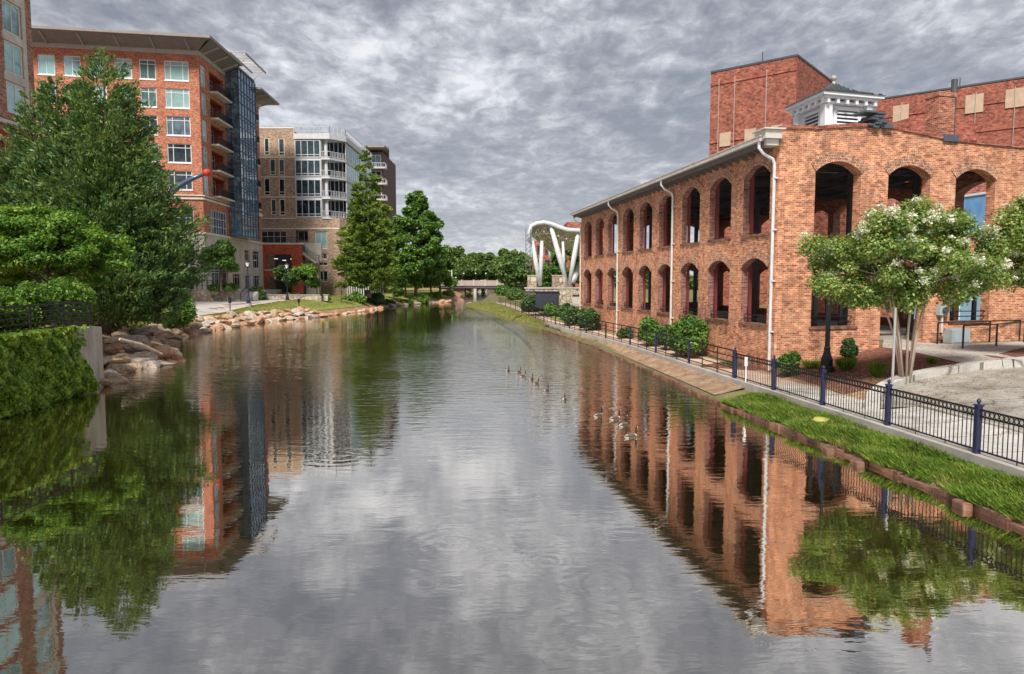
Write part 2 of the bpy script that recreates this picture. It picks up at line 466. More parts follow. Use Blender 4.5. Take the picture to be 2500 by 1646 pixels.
def glass(name, c0, c1, scale=.25, rough=.05, metal=.55):
    m, nt, b = mat(name, rough, metal, .8)
    v = coords(nt)
    oi = nd(nt, 'ShaderNodeObjectInfo')
    fac = mth(nt, 'ADD', mth(nt, 'MULTIPLY', noise(nt, v, scale*2.2, 4, .6, .8), .7), mth(nt, 'MULTIPLY', oi.outputs['Random'], .45))
    dk_ = tuple(c*.45 for c in c0)
    nt.links.new(ramp(nt, fac, [(.36, dk_), (.5, c0), (.78, c1)]), b.inputs['Base Color'])
    return m
M_gteal = glass('teal_glass', (.30, .52, .52), (.50, .72, .72), .3, .12, .35)
M_gdark = glass('dark_glass', (.03, .05, .075), (.13, .19, .23), .4)
M_gblue = glass('blue_glass', (.24, .36, .45), (.52, .66, .74), .5)
M_gsky = glass('sky_blue_glass', (.16, .42, .80), (.42, .70, .95), .3, .15, 0)
M_gclear = glass('lamp_glass', (.75, .75, .7), (.85, .85, .8), 1, .2, 0)
M_red = flat('red_paint', (.55, .05, .03), .4, var=.05)
M_bluearc = flat('blue_grey_arc', (.10, .14, .22), .35, .5)
def cracked(name, stops, scale, jx, jy, rot, crack=.35, jw=.02):
    m, nt, b = mat(name, .85)
    v = coords(nt)
    c = ramp(nt, noise(nt, v, scale, 9, .72, .3), stops)
    fine = ramp(nt, noise(nt, v, 22, 4, .8), [(.35, (.72, .70, .68)), (.6, (1.08, 1.08, 1.08))])
    c = mixc(nt, 1.0, c, fine, 'MULTIPLY')
    st = ramp(nt, noise(nt, v, .45, 6, .7, 1.2), [(.5, (0, 0, 0)), (.66, (.55, .55, .55))])
    c = mixc(nt, st, c, (.17, .13, .10))
    vo = nd(nt, 'ShaderNodeTexVoronoi', feature='DISTANCE_TO_EDGE'); wv = nd(nt, 'ShaderNodeVectorMath', operation='ADD')
    nz = nd(nt, 'ShaderNodeTexNoise'); nt.links.new(v, nz.inputs['Vector']); nz.inputs['Scale'].default_value = 1.2
    nt.links.new(v, wv.inputs[0]); nt.links.new(nz.outputs['Color'], wv.inputs[1]); nt.links.new(wv.outputs[0], vo.inputs['Vector']); vo.inputs['Scale'].default_value = crack
    cr_ = ramp(nt, vo.outputs[0], [(.0, (.35, .35, .35)), (.012, (1, 1, 1))])
    c = mixc(nt, 1.0, c, cr_, 'MULTIPLY')
    mp = nd(nt, 'ShaderNodeMapping'); nt.links.new(v, mp.inputs[0]); mp.inputs['Rotation'].default_value = (0, 0, rot)
    br = nd(nt, 'ShaderNodeTexBrick'); nt.links.new(mp.outputs[0], br.inputs['Vector']); br.offset = 0
    br.inputs['Scale'].default_value = 1; br.inputs['Brick Width'].default_value = jx; br.inputs['Row Height'].default_value = jy; br.inputs['Mortar Size'].default_value = jw
    br.inputs['Color1'].default_value = (1, 1, 1, 1); br.inputs['Color2'].default_value = (.88, .88, .88, 1); br.inputs['Mortar'].default_value = (.35, .33, .3, 1)
    nt.links.new(mixc(nt, 1.0, c, br.outputs['Color'], 'MULTIPLY'), b.inputs['Base Color'])
    bump(nt, b, noise(nt, v, 18, 4), .3, .01)
    return m
M_drive = cracked('worn_concrete_drive', [(.3, (.19, .17, .15)), (.5, (.35, .32, .29)), (.72, (.52, .49, .45))], 1.0, 5.2, 4.6, .5, .3)
M_apron = cracked('sandy_apron', [(.3, (.18, .11, .07)), (.5, (.36, .23, .145)), (.72, (.54, .39, .26))], 1.6, 7, 2.6, math.radians(-6.5), .5)
M_walk = cracked('walkway_concrete', [(.3, (.48, .46, .43)), (.55, (.60, .58, .55)), (.75, (.68, .66, .63))], .8, 3.4, 1.5, math.radians(-6.5), .12)
def stonework(name, stops, scale=2.2, gap=(.12, .09, .07)):
    m, nt, b = mat(name, .9)
    v = coords(nt, 'Object')
    vo = nd(nt, 'ShaderNodeTexVoronoi'); nt.links.new(v, vo.inputs['Vector']); vo.inputs['Scale'].default_value = scale
    ve = nd(nt, 'ShaderNodeTexVoronoi', feature='DISTANCE_TO_EDGE'); nt.links.new(v, ve.inputs['Vector']); ve.inputs['Scale'].default_value = scale
    sp = nd(nt, 'ShaderNodeSeparateXYZ'); nt.links.new(vo.outputs['Color'], sp.inputs[0])
    c = ramp(nt, sp.outputs[0], stops)
    e = ramp(nt, ve.outputs[0], [(.0, (0, 0, 0)), (.06, (1, 1, 1))])
    nt.links.new(mixc(nt, e, gap, c), b.inputs['Base Color'])
    bump(nt, b, e, .8, .04)
    return m
M_rubble = stonework('fieldstone', [(0, (.26, .2, .16)), (.4, (.45, .36, .27)), (.7, (.55, .48, .38)), (1, (.36, .32, .3))])
M_bark = mottled('bark', [(.3, (.07, .05, .04)), (.7, (.17, .13, .10))], 6, .9, 5, .6, stretch=(1, 1, .2))
M_barkpale = mottled('smooth_pale_bark', [(.3, (.36, .25, .18)), (.55, (.55, .44, .36)), (.75, (.68, .6, .52))], 3, .7, 4, .2, stretch=(1, 1, .25))
M_rock = None
def rockmat(name, stops):
    m, nt, b = mat(name, .9)
    v = coords(nt); oi = nd(nt, 'ShaderNodeObjectInfo')
    c = ramp(nt, oi.outputs['Random'], stops)
    n = noise(nt, v, 2.0, 7, .72, .6)
    c2 = mixc(nt, ramp(nt, n, [(.45, (0, 0, 0)), (.62, (.75, .75, .75))]), c, (.60, .46, .33))
    n2 = noise(nt, v, 4.2, 7, .72, .4)
    c3 = mixc(nt, ramp(nt, n2, [(.5, (0, 0, 0)), (.64, (.85, .85, .85))]), c2, (.20, .095, .055))
    nt.links.new(c3, b.inputs['Base Color'])
    bump(nt, b, noise(nt, v, 6, 7, .75), .8, .07)
    return m
M_rust = rockmat('rust_rock', [(0, (.40, .19, .10)), (.5, (.48, .28, .16)), (1, (.36, .17, .10))])
M_creamr = rockmat('cream_rock', [(0, (.50, .38, .27)), (.5, (.58, .48, .37)), (1, (.46, .33, .23))])
M_greyr = rockmat('grey_rock', [(0, (.40, .34, .32)), (.5, (.50, .45, .42)), (1, (.36, .29, .28))])
M_rock = M_rust
M_bed = mottled('bank_earth', [(.3, (.16, .09, .055)), (.5, (.34, .19, .11)), (.7, (.45, .30, .19))], 1.4, bstr=.8, bdist=.1)
M_lawn = mottled('mown_grass', [(.3, (.10, .13, .02)), (.45, (.19, .22, .04)), (.6, (.28, .30, .06)), (.75, (.36, .33, .11))], 1.3, .9, 8, .7, bdist=.05)
M_mulch = mottled('mulch', [(.3, (.09, .035, .025)), (.5, (.20, .085, .055)), (.7, (.32, .16, .11))], 7, .95, 6, 1, bdist=.04)
M_leaflitter = mottled('leaf_litter', [(.3, (.22, .12, .08)), (.5, (.4, .24, .15)), (.7, (.5, .36, .22))], 5, .95, 6, .6, bdist=.03)
M_path = mottled('brick_path', [(.3, (.40, .26, .19)), (.5, (.52, .38, .29)), (.7, (.62, .50, .40))], 1.4, .9, 8, .3)
M_curb = brick('curb_brick', (.26, .13, .085), (.17, .08, .06), (.2, .14, .1), bw=.3, bh=.12, dk=.7, pl=.3, dark=(.045, .03, .022), pale=(.36, .22, .15))
M_promen = mottled('promenade_paving', [(.3, (.42, .38, .35)), (.55, (.54, .5, .46)), (.75, (.62, .58, .54))], .5, .85, 5, .1)
M_ground = mottled('soil_ground', [(.3, (.10, .10, .04)), (.7, (.2, .18, .08))], .6, .95, 6, .3)
L_conifer = leafm('conifer_leaf', (.024, .075, .036), (.09, .175, .06), (.27, .36, .10), .3, .6)
L_maple = leafm('maple_leaf', (.035, .10, .022), (.105, .23, .04), (.30, .42, .06), .35, .6)
L_ivy = leafm('ivy_leaf', (.035, .10, .018), (.16, .30, .035), (.40, .48, .08), .35, 1.3)
L_hedge = leafm('hedge_leaf', (.03, .09, .02), (.10, .21, .035), (.26, .38, .06), .3, .8)
L_cypress = leafm('cypress_leaf', (.046, .093, .023), (.139, .217, .039), (.310, .403, .078), .3, .2)
L_oak = leafm('oak_leaf', (.034, .093, .028), (.101, .202, .043), (.232, .372, .078), .3, .25)
L_far = leafm('far_leaf', (.046, .101, .039), (.116, .194, .054), (.248, .326, .101), .3, .12)
L_myrtle = leafm('myrtle_leaf', (.06, .13, .045), (.19, .29, .075), (.42, .50, .16), .35, .8)
L_shrub = leafm('shrub_leaf', (.039, .101, .031), (.109, .217, .046), (.279, .403, .078), .3, .8)
L_dark = leafm('dark_shrub_leaf', (.023, .062, .025), (.070, .139, .046), (.171, .264, .078), .25, .8)
L_flower = leafm('white_blossom', (.55, .55, .46), (.72, .72, .64), (.85, .85, .8), .3, 1)
L_rust = leafm('rusty_leaf', (.35, .14, .06), (.5, .24, .1), (.6, .35, .16), .3, 1)
L_grass = leafm('tall_grass', (.04, .09, .015), (.14, .24, .03), (.33, .42, .08), .35, 1.6)
L_weed = leafm('weed_blade', (.12, .07, .03), (.28, .27, .07), (.5, .46, .18), .3, 2)
L_dry = leafm('dry_grass', (.14, .16, .04), (.26, .27, .08), (.42, .40, .16), .3, .6)
def water():
    m, nt, b = mat('canal_water', .03)
    v = coords(nt)
    b.inputs['Base Color'].default_value = (.035, .032, .012, 1)
    dif = nd(nt, 'ShaderNodeBsdfDiffuse')
    nt.links.new(ramp(nt, noise(nt, v, .12, 5, .6), [(.35, (.022, .015, .005)), (.65, (.045, .034, .010))]), dif.inputs[0])
    gl = nd(nt, 'ShaderNodeBsdfGlossy'); gl.inputs['Roughness'].default_value = .012
    gl.inputs[0].default_value = (.94, .90, .84, 1)
    fr = nd(nt, 'ShaderNodeLayerWeight'); fr.inputs['Blend'].default_value = .5
    fac = ramp(nt, fr.outputs['Facing'], [(0, (.10, .10, .10)), (.42, (.57, .57, .57)), (.72, (.80, .80, .80)), (1, (.95, .95, .95))])
    mx = nd(nt, 'ShaderNodeMixShader'); nt.links.new(fac, mx.inputs[0])
    nt.links.new(dif.outputs[0], mx.inputs[1]); nt.links.new(gl.outputs[0], mx.inputs[2])
    nt.links.new(mx.outputs[0], nt.nodes['Material Output'].inputs[0])
    sp = nd(nt, 'ShaderNodeSeparateXYZ'); nt.links.new(v, sp.inputs[0])
    # breeze patch in mid canal: more ripples between about 22 and 60 m
    wind = mth(nt, 'MULTIPLY', ramp(nt, mth(nt, 'DIVIDE', sp.outputs[1], 100.0), [(.15, (.05, .05, .05)), (.22, (.22, .22, .22)), (.30, (.85, .85, .85)), (.55, (.9, .9, .9)), (.75, (.4, .4, .4)), (1, (.3, .3, .3))]),
               ramp(nt, noise(nt, v, .07, 3, .5), [(.35, (.35, .35, .35)), (.6, (1, 1, 1))]))
    wind = mth(nt, 'MULTIPLY', wind, ramp(nt, mth(nt, 'DIVIDE', mth(nt, 'ADD', sp.outputs[0], 30.0), 60.0), [(.2, (.35, .35, .35)), (.38, (.5, .5, .5)), (.46, (1, 1, 1))]))
    n1 = noise(nt, coords(nt, 'Object', (.55, 1.7, 1)), 1.9, 3, .55, .5)
    n2 = noise(nt, coords(nt, 'Object', (1, 1.6, 1)), 9, 2, .5)
    n3 = noise(nt, v, 1.1, 2, .5)
    hgt = mth(nt, 'ADD', mth(nt, 'MULTIPLY', mth(nt, 'ADD', mth(nt, 'MULTIPLY', n1, 4.2), mth(nt, 'MULTIPLY', n2, .35)), wind), mth(nt, 'MULTIPLY', n3, .075))
    for i, (px, py, k, amp) in enumerate(((1102, 1330, 26, .032), (1102, 1335, 8, .05), (1334, 1370, 34, .02), (1480, 1425, 22, .02), (830, 1112, 18, .03), (1440, 1550, 24, .022), (1560, 985, 8, .12))):
        c = G(px, py, 0)
        dx = mth(nt, 'SUBTRACT', sp.outputs[0], c.x); dy = mth(nt, 'SUBTRACT', sp.outputs[1], c.y)
        r = mth(nt, 'SQRT', mth(nt, 'ADD', mth(nt, 'MULTIPLY', dx, dx), mth(nt, 'MULTIPLY', dy, dy)))
        w = mth(nt, 'SINE', mth(nt, 'MULTIPLY', r, float(k)))
        env = mth(nt, 'EXPONENT', mth(nt, 'MULTIPLY', mth(nt, 'MULTIPLY', r, r), -(k/13.0)**2*.45))
        hgt = mth(nt, 'ADD', hgt, mth(nt, 'MULTIPLY', mth(nt, 'MULTIPLY', w, env), amp))
    bp = nd(nt, 'ShaderNodeBump'); bp.inputs['Strength'].default_value = 1; bp.inputs['Distance'].default_value = .017
    nt.links.new(hgt, bp.inputs['Height'])
    for s_ in (dif, gl): nt.links.new(bp.outputs[0], s_.inputs['Normal'])
    nt.links.new(bp.outputs[0], fr.inputs['Normal'])
    return m
M_water = water()
# ------------------------------------------------------------------ the setting
def sheet(name, fn, xs_of_y, ys, m):
    mb = MB(); rows = []
    for y in ys:
        xs = xs_of_y(y); rows.append(len(mb.v))
        mb.v += [(x, y, fn(x, y)) for x in xs]
    n = len(xs_of_y(ys[0]))
    for a, b in zip(rows, rows[1:]):
        for i in range(n-1): mb.f.append((a+i, a+i+1, b+i+1, b+i)); mb.m.append(0)
    return tag(mb.build(name, m, smooth=True), kind='structure')
YS = [-30, -15, 0]+[5+1.5*i for i in range(56)]+[92+4*i for i in range(30)]+[215, 230, 250, 280, 330, 420, 600, 900]
mb = MB(); mb.quad((-60, -40, 0), (60, -40, 0), (60, 620, 0), (-60, 620, 0)); tag(mb.build('water', M_water), kind='structure')
DL = [-1.5, -.5, 0, .4, .8, 1.2, 1.9, 2.6, 3.8, 5, 7, 10, 20, 45, 120, 900]
DL0 = [.31]*4+[.32, 1.2, 1.9, 2.6, 3.8, 5, 7, 10, 20, 45, 120, 900]
def xl(y):
    return [xwl(y)-d for d in (DL if y >= 28.5 else DL0)]
sheet('ground', zleft, xl, [-30, 0, 10, 20, 27.9, 28.3]+[29.0+1.5*i for i in range(42)]+[94+4*i for i in range(30)]+[230, 260, 330, 420, 620, 1500], M_bed)
def xr(y):
    a, b = xwr(y), xf(y)
    return [a-.6, a+.02, a+.12, lerp(a, b, .5), b-.11, b-.1, b+.01, b+.9, b+1.7, b+3, b+5, b+8.2, b+14, b+30, b+90, b+900]
def zr2(x, y):
    if x < xwr(y)+.03: return -.5
    if xf(y)-.105 < x < xf(y): return .55
    return zright(x, y)
sheet('ground', zr2, xr, YS[:-4]+[330, 420, 620, 1500], M_ground)
def drape(name, poly, m, off, fn, kind='structure', step=1.0, thick=0, pix=None):
    """a sheet cut along metre lines and laid on the terrain"""
    pts = [(pix(*p) if pix else Vector((*p, 0))) for p in poly]
    bm = bmesh.new(); vs = [bm.verts.new((p.x, p.y, 0)) for p in pts]
    bm.faces.new(vs)
    x0, x1 = min(p.x for p in pts), max(p.x for p in pts); y0, y1 = min(p.y for p in pts), max(p.y for p in pts)
    def cut(co, no):
        bmesh.ops.bisect_plane(bm, geom=bm.verts[:]+bm.edges[:]+bm.faces[:], plane_co=co, plane_no=no)
    t = x0+step
    while t < x1: cut((t, 0, 0), (1, 0, 0)); t += step
    t = y0+step
    while t < y1: cut((0, t, 0), (0, 1, 0)); t += step
    for v in bm.verts: v.co.z = fn(v.co.x, v.co.y)+off
    bmesh.ops.recalc_face_normals(bm, faces=bm.faces)
    me = bpy.data.meshes.new(name); bm.to_mesh(me); bm.free()
    me.polygons.foreach_set('use_smooth', [True]*len(me.polygons))
    o = link_mesh(name, me, m, None)
    return tag(o, kind=kind)
# right bank: walkway beside the fence, mulch beds, drive, path to the mill door, lawn
def strip_r(name, ya, yb, d0, d1, m, off, fn=zright, n=40, kind='structure', xr0=xf):
    mb = MB()
    for i in range(n+1):
        y = lerp(ya, yb, i/n)
        for k in range(5):
            x = xr0(y)+lerp(d0, d1, k/4); mb.v.append((x, y, fn(x, y)+off))
    for i in range(n):
        for k in range(4): mb.f.append((i*5+k, i*5+k+1, (i+1)*5+k+1, (i+1)*5+k)); mb.m.append(0)
    return tag(mb.build(name, m, smooth=True), kind=kind)
strip_r('pavement', 4, 20.6, .12, 2.3, M_walk, .012)
strip_r('pavement', 20.6, 24.5, .12, 1.75, M_walk, .012)
strip_r('leaf_litter', 20.6, 31, 1.7, 3.3, M_leaflitter, .01)
strip_r('path', 24.5, 120, .12, 1.75, M_path, .012, n=70)
drape('mulch_bed', [(1700, 905), (1790, 872), (1860, 880), (2165, 842), (2560, 842), (2560, 1010), (2390, 905), (2170, 940), (2060, 965), (1960, 930), (1860, 905)], M_mulch, .016, zright, pix=R)
drape('road', [(2130, 1000), (2150, 968), (2178, 945), (2250, 925), (2380, 906), (2520, 893), (2700, 880), (2900, 1010), (2560, 1075), (2500, 1058), (2380, 1027), (2250, 992)], M_drive, .03, zright, pix=R)
drape('path_to_door', [(2154, 850), (2215, 858), (2385, 898), (2440, 892), (2620, 878), (2620, 872), (2500, 880), (2438, 866), (2520, 846), (2520, 834), (2330, 843), (2250, 838), (2160, 820)], M_conc, .035, zright, pix=R)
def lawnz(x, y): return zright(x, y)
mb = MB()
for i in range(41):
    y = lerp(60.5, 128, i/40)
    for k in range(7):
        f = k/6; x = lerp(xwr(y)+.25, xf(y)-.15, f); mb.v.append((x, y, zright(x, y)+.03+.10*math.sin(f*math.pi)))
for i in range(40):
    for k in range(6): mb.f.append((i*7+k, i*7+k+1, i*7+k+8, i*7+k+7)); mb.m.append(0)
tag(mb.build('lawn', M_lawn, smooth=True), kind='structure')
drape('lawn', [(1.9+3.2, 57), (6.5, 57), (10, 62), (22, 66), (22, 110), (3, 110), (3.0, 80), (4.0, 66)], M_lawn, .05, zright, step=3)
# sloping apron and curb along the canal
def apz(x, y):
    f = (x-(xwr(y)+.3))/(xf(y)-.16-xwr(y)-.3)
    return lerp(.17, .43, min(max(f, 0), 1))
mb = MB()
for i in range(51):
    y = lerp(25.0, 62, i/50)
    for k in range(5):
        x = lerp(xwr(y)+.17, xf(y)-.13, k/4); mb.v.append((x, y, apz(x, y)+.03))
for i in range(50):
    for k in range(4): mb.f.append((i*5+k, i*5+k+1, i*5+k+6, i*5+k+5)); mb.m.append(0)
tag(mb.build('bank_apron', M_apron, smooth=True), kind='structure')
mb = MB()
ys = [4+1.0*i for i in range(59)]
rr = random.Random(3)
for a, b in zip(ys, ys[1:]):
    o1 = rr.uniform(-.06, .04); zt = .10+rr.uniform(-.045, .03)
    p = []
    for z in (-.4, zt):
        for y, dx in ((a, 0), (a, .15), (b, .15), (b, 0)): p.append((xwr(y)+dx+o1*(1 if y == a else .3), y+(.012 if y == a else -.012), z+(.02 if y == a and z > 0 else 0)))
    mb.hexa([p[i] for i in (0, 1, 2, 3, 4, 5, 6, 7)])
tag(mb.build('kerb', M_curb, bevel=.02), kind='structure')
mb = MB()     # low concrete wall carrying the fence
for a, b in zip(ys, ys[1:]):
    p = []
    for z in (.1, .63):
        for y, dx in ((a, -.16), (a, .13), (b, .13), (b, -.16)): p.append((xf(y)+dx, y, z))
    mb.hexa(p)
tag(mb.build('fence_kerb', M_conc), kind='structure')
# curved kerb of the drive
def kerb_line(pxs, w, h, name, m=M_conc):
    pts = [R(*p) for p in pxs]; fine = []
    for i in range(len(pts)-1):
        p0, p1, p2, p3 = pts[max(i-1, 0)], pts[i], pts[i+1], pts[min(i+2, len(pts)-1)]
        for k in range(6):
            t = k/6
            fine.append(.5*((2*p1)+(p2-p0)*t+(2*p0-5*p1+4*p2-p3)*t*t+(3*p1-p0-3*p2+p3)*t**3))
    fine.append(pts[-1]); mb = MB()
    for a, b in zip(fine, fine[1:]):
        mb.bar(a+Vector((0, 0, h/2-.05)), b+Vector((0, 0, h/2-.05)), w, h+.1)
    return tag(mb.build(name, m), kind='structure')
kerb_line([(2130, 1000), (2138, 975), (2178, 948), (2250, 925), (2380, 904), (2520, 891), (2700, 878)], .40, .26, 'kerb', M_walk)
kerb_line([(2250, 992), (2380, 1027), (2500, 1058), (2600, 1085)], .12, .05, 'gutter')
# left bank: lawn, promenade, terrace
def zl_off(x, y): return zleft(x, y)
mb = MB()
for i in range(61):
    y = lerp(49, 118, i/60)
    inner = xwl(y)-interp([(49, 2.2), (78, 2.2), (84, 1.5), (120, 1.4)], y)
    outer = interp([(49, -29.5), (60, -28.0), (66, -28.6), (78, -29.0), (118, -29.3)], y)
    for k in range(7):
        x = lerp(inner, outer, k/6); mb.v.append((x, y, zleft(x, y)+.05+.05*math.sin(k/6*math.pi)))
for i in range(60):
    for k in range(6): mb.f.append((i*7+k, i*7+k+1, i*7+k+8, i*7+k+7)); mb.m.append(0)
tag(mb.build('lawn', M_lawn, smooth=True), kind='structure')
mb = MB()
for i in range(61):
    y = lerp(50, 150, i/60)
    outer = interp([(49, -29.5), (60, -28.0), (66, -28.6), (78, -29.0), (118, -29.3), (150, -27)], y)
    for k in range(5):
        x = lerp(outer, outer-12, k/4); mb.v.append((x, y, min(1.73, zleft(x, y)+.07)))
for i in range(60):
    for k in range(4): mb.f.append((i*5+k, i*5+k+1, i*5+k+6, i*5+k+5)); mb.m.append(0)
tag(mb.build('promenade', M_promen), kind='structure')
mb = MB()
for i in range(61):
    y = lerp(119, 236, i/60)
    for k, d in enumerate((1.6, 3, 5, 8, 14, 30, 70)): x = xwl(y)-d; mb.v.append((x, y, zleft(x, y)+.06))
for i in range(60):
    for k in range(6): mb.f.append((i*7+k, i*7+k+1, i*7+k+8, i*7+k+7)); mb.m.append(0)
tag(mb.build('lawn', M_lawn, smooth=True), kind='structure')
drape('planting_bed', [(-38.5, 97), (-30.5, 97.5), (-30.5, 119), (-38.5, 119)], M_mulch, .045, zleft, step=4)
mb = MB(); mb.box(-80, -39.3, 89, 97, 1.5, 2.9); mb.box(-46, -39.4, 97, 122, 1.5, 2.9)
tag(mb.build('terrace', M_promen), kind='structure')

# ------------------------------------------------------------------ windows
def window(parent, fc, u0, u1, z0, z1, frame, glassm, nx=(0.5,), nz=(), depth=.18, fw=.08, name='window', casing=0):
    mb = MB()
    o0, o1 = -depth-.05, -depth+.05
    def b(a, c, d, e, q0=o0, q1=o1): fc.box(mb, a, c, d, e, q0, q1)
    b(u0, u0+fw, z0, z1); b(u1-fw, u1, z0, z1)
    b(u0+fw, u1-fw, z0, z0+fw); b(u0+fw, u1-fw, z1-fw, z1)
    zs = [z0+fw]+[lerp(z0, z1, t) for t in nz]+[z1-fw]
    for t in nx:
        u = lerp(u0, u1, t)
        b(u-fw*.35, u+fw*.35, z0+fw, z1-fw, o0+.01, o1-.01)
    for t in nz:
        z = lerp(z0, z1, t)
        us = [u0+fw]+[v for x in nx for v in (lerp(u0, u1, x)-fw*.35, lerp(u0, u1, x)+fw*.35)]+[u1-fw]
        for i in range(0, len(us), 2): b(us[i], us[i+1], z-fw*.35, z+fw*.35, o0+.01, o1-.01)
    if casing:
        fc.box(mb, u0-casing, u1+casing, z0-.14, z0, -.02, .06)
    w = mb.build(name, frame, parent)
    g = MB(); fc.box(g, u0+fw*.5, u1-fw*.5, z0+fw*.5, z1-fw*.5, -depth-.02, -depth)
    g.build('pane', glassm, w)
    return w
def railing_part(parent, fc, u0, u1, z, o0, o1, m, name='balcony', slabm=None, h=1.0, step=.14):
    s_ = MB(); fc.box(s_, u0, u1, z-.22, z, o0, o1)
    bal = s_.build(name, slabm or M_stone, parent)
    r = MB()
    for zz in (z+.1, z+h): fc.box(r, u0+.03, u1-.03, zz-.03, zz+.03, o1-.09, o1-.04)
    n = max(2, int((u1-u0)/step))
    for i in range(n+1):
        u = lerp(u0+.05, u1-.05, i/n); fc.box(r, u-.015, u+.015, z+.0, z+h-.03, o1-.08, o1-.05)
    for u in (u0+.05, u1-.05):
        fc.box(r, u-.02, u+.02, z+h-.05, z+h, o0, o1-.09)
        k = max(2, int((o1-o0)/step))
        for i in range(k):
            o = lerp(o0+.08, o1-.1, i/k); fc.box(r, u-.015, u+.015, z, z+h-.05, o, o+.03)
    r.build('railing', m, bal)
    return bal
# ------------------------------------------------------------------ the old mill pavilion
ML = Face(10.36, 28.0, -8.6, -1)       # canal side
MS = Face(10.36, 28.0, 73.8, 1)        # end facing the camera's right
LEN, WID = 31.2, 13.4
mill = thing('brick_mill', (10.36, 28.0, .3), 'old orange brick mill pavilion with two rows of open arches beside the canal path', 'building')
E_L = lambda u: 9.62
ops_u = [(.63+3.41*i, 2.88+3.41*i, 6.16, 8.55, .42) for i in range(9)]
ops_l = [(.63+3.41*i, 2.88+3.41*i, 2.45, 4.78, .40) for i in range(9)]
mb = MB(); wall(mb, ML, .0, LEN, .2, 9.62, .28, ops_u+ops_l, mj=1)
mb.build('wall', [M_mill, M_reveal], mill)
def parapet(u):
    return 10.08+.34*math.exp(-((u-4.6)/2.6)**2)-.02*max(0, u-7)
so_u = [(1.69, 3.88, 5.75, 8.55, .42), (5.23, 7.38, 6.16, 8.55, .42), (8.74, 10.9, 6.16, 8.55, .42)]
so_l = [(1.69, 3.85, 2.38, 4.78, .40), (5.10, 7.34, 1.25, 4.6, .40), (8.74, 10.9, 2.50, 4.78, .40)]
mb = MB(); wall(mb, MS, .0, WID, .2, parapet, .42, so_u+so_l)
mb.build('wall', M_mill, mill)
EX = MS.pt(WID, 0, 0); MR = Face(EX.x, EX.y, -8.6, 1)
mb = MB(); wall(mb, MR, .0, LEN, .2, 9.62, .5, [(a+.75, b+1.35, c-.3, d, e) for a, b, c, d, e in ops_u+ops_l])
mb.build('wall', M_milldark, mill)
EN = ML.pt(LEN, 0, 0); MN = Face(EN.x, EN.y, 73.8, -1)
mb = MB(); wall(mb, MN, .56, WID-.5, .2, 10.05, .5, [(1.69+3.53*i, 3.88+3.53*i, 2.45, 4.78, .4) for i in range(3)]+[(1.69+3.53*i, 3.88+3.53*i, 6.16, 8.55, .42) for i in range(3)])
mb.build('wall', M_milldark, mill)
mb = MB()
for fc, u0, u1 in ((MS, 0, WID),):      # parapet coping courses, uneven
    n = 26
    for i in range(n):
        a, b = lerp(u0, u1, i/n), lerp(u0, u1, (i+1)/n)
        z = parapet((a+b)/2)
        p = [fc.pt(a+.005, parapet(a)+.003, .06), fc.pt(b-.005, parapet(b)+.003, .06), fc.pt(b-.005, parapet(b)+.003, -.68), fc.pt(a+.005, parapet(a)+.003, -.68)]
        t = .13+rr.uniform(-.02, .03)
        mb.hexa(p+[q+Vector((0, 0, t)) for q in p])
mb.build('coping', M_theatre, mill)
def arch_ring(fc, o, proud=.05, th=.36, par=mill):
    mb = MB(); a, b, z0, zs, rise = o; w = (b-a)/2; c = (a+b)/2
    Rr = (w*w+rise*rise)/(2*rise); cz = zs+rise-Rr; A = math.asin(w/Rr); n = 14
    for ri, (r0, r1) in enumerate(((0, .115), (.13, .245), (.26, .375))):
        k = int(2*A*(Rr+r0)/.085)
        for i in range(k):
            t0, t1 = lerp(-A, A, (i+.06)/k), lerp(-A, A, (i+.94)/k)
            p = []
            for off in (-.02, proud-ri*.012):
                for t, q in ((t0, r0), (t1, r0), (t1, r1), (t0, r1)):
                    p.append(fc.pt(c+(Rr+q)*math.sin(t), cz+(Rr+q)*math.cos(t)+.004, off))
            mb.hexa([p[0], p[1], p[2], p[3], p[4], p[5], p[6], p[7]])
    return mb.build('arch', M_arch, par)
for fc, lst in ((ML, ops_u+ops_l), (MS, so_u+so_l)):
    for o in lst:
        arch_ring(fc, o)
        if o[2] > 1.3:
            mb = MB(); fc.box(mb, o[0]-.08, o[1]+.08, o[2]-.09, o[2]+.01, -.5, .06); mb.build('sill', M_curb, mill)
for i in range(9):     # red oxide posts and low rails inside the openings
    for lst, top in ((ops_u, 8.85), (ops_l, 5.05)):
        a, b, z0, zs, rise = lst[i]
        mb = MB()
        ML.box(mb, b-.17, b-.02, z0+.02, zs+.2, -.40, -.29)
        mb.build('post', M_redpost, mill)
        if lst is ops_l:
            mb = MB()
            for k in (.18, .36): mb.bar(ML.pt(a, z0+k, -.15), ML.pt(b, z0+k, -.15), .035)
            mb.build('window_rail', M_dark, mill)
for o in so_l[::2]:
    mb = MB()
    for k in (.2, .42): mb.bar(MS.pt(o[0], o[2]+k, -.2), MS.pt(o[1], o[2]+k, -.2), .04)
    for t in (.22, .8): mb.bar(MS.pt(lerp(o[0], o[1], t), o[2], -.35), MS.pt(lerp(o[0], o[1], t), o[3], -.35), .14)
    mb.build('window_rail', M_dark, mill)
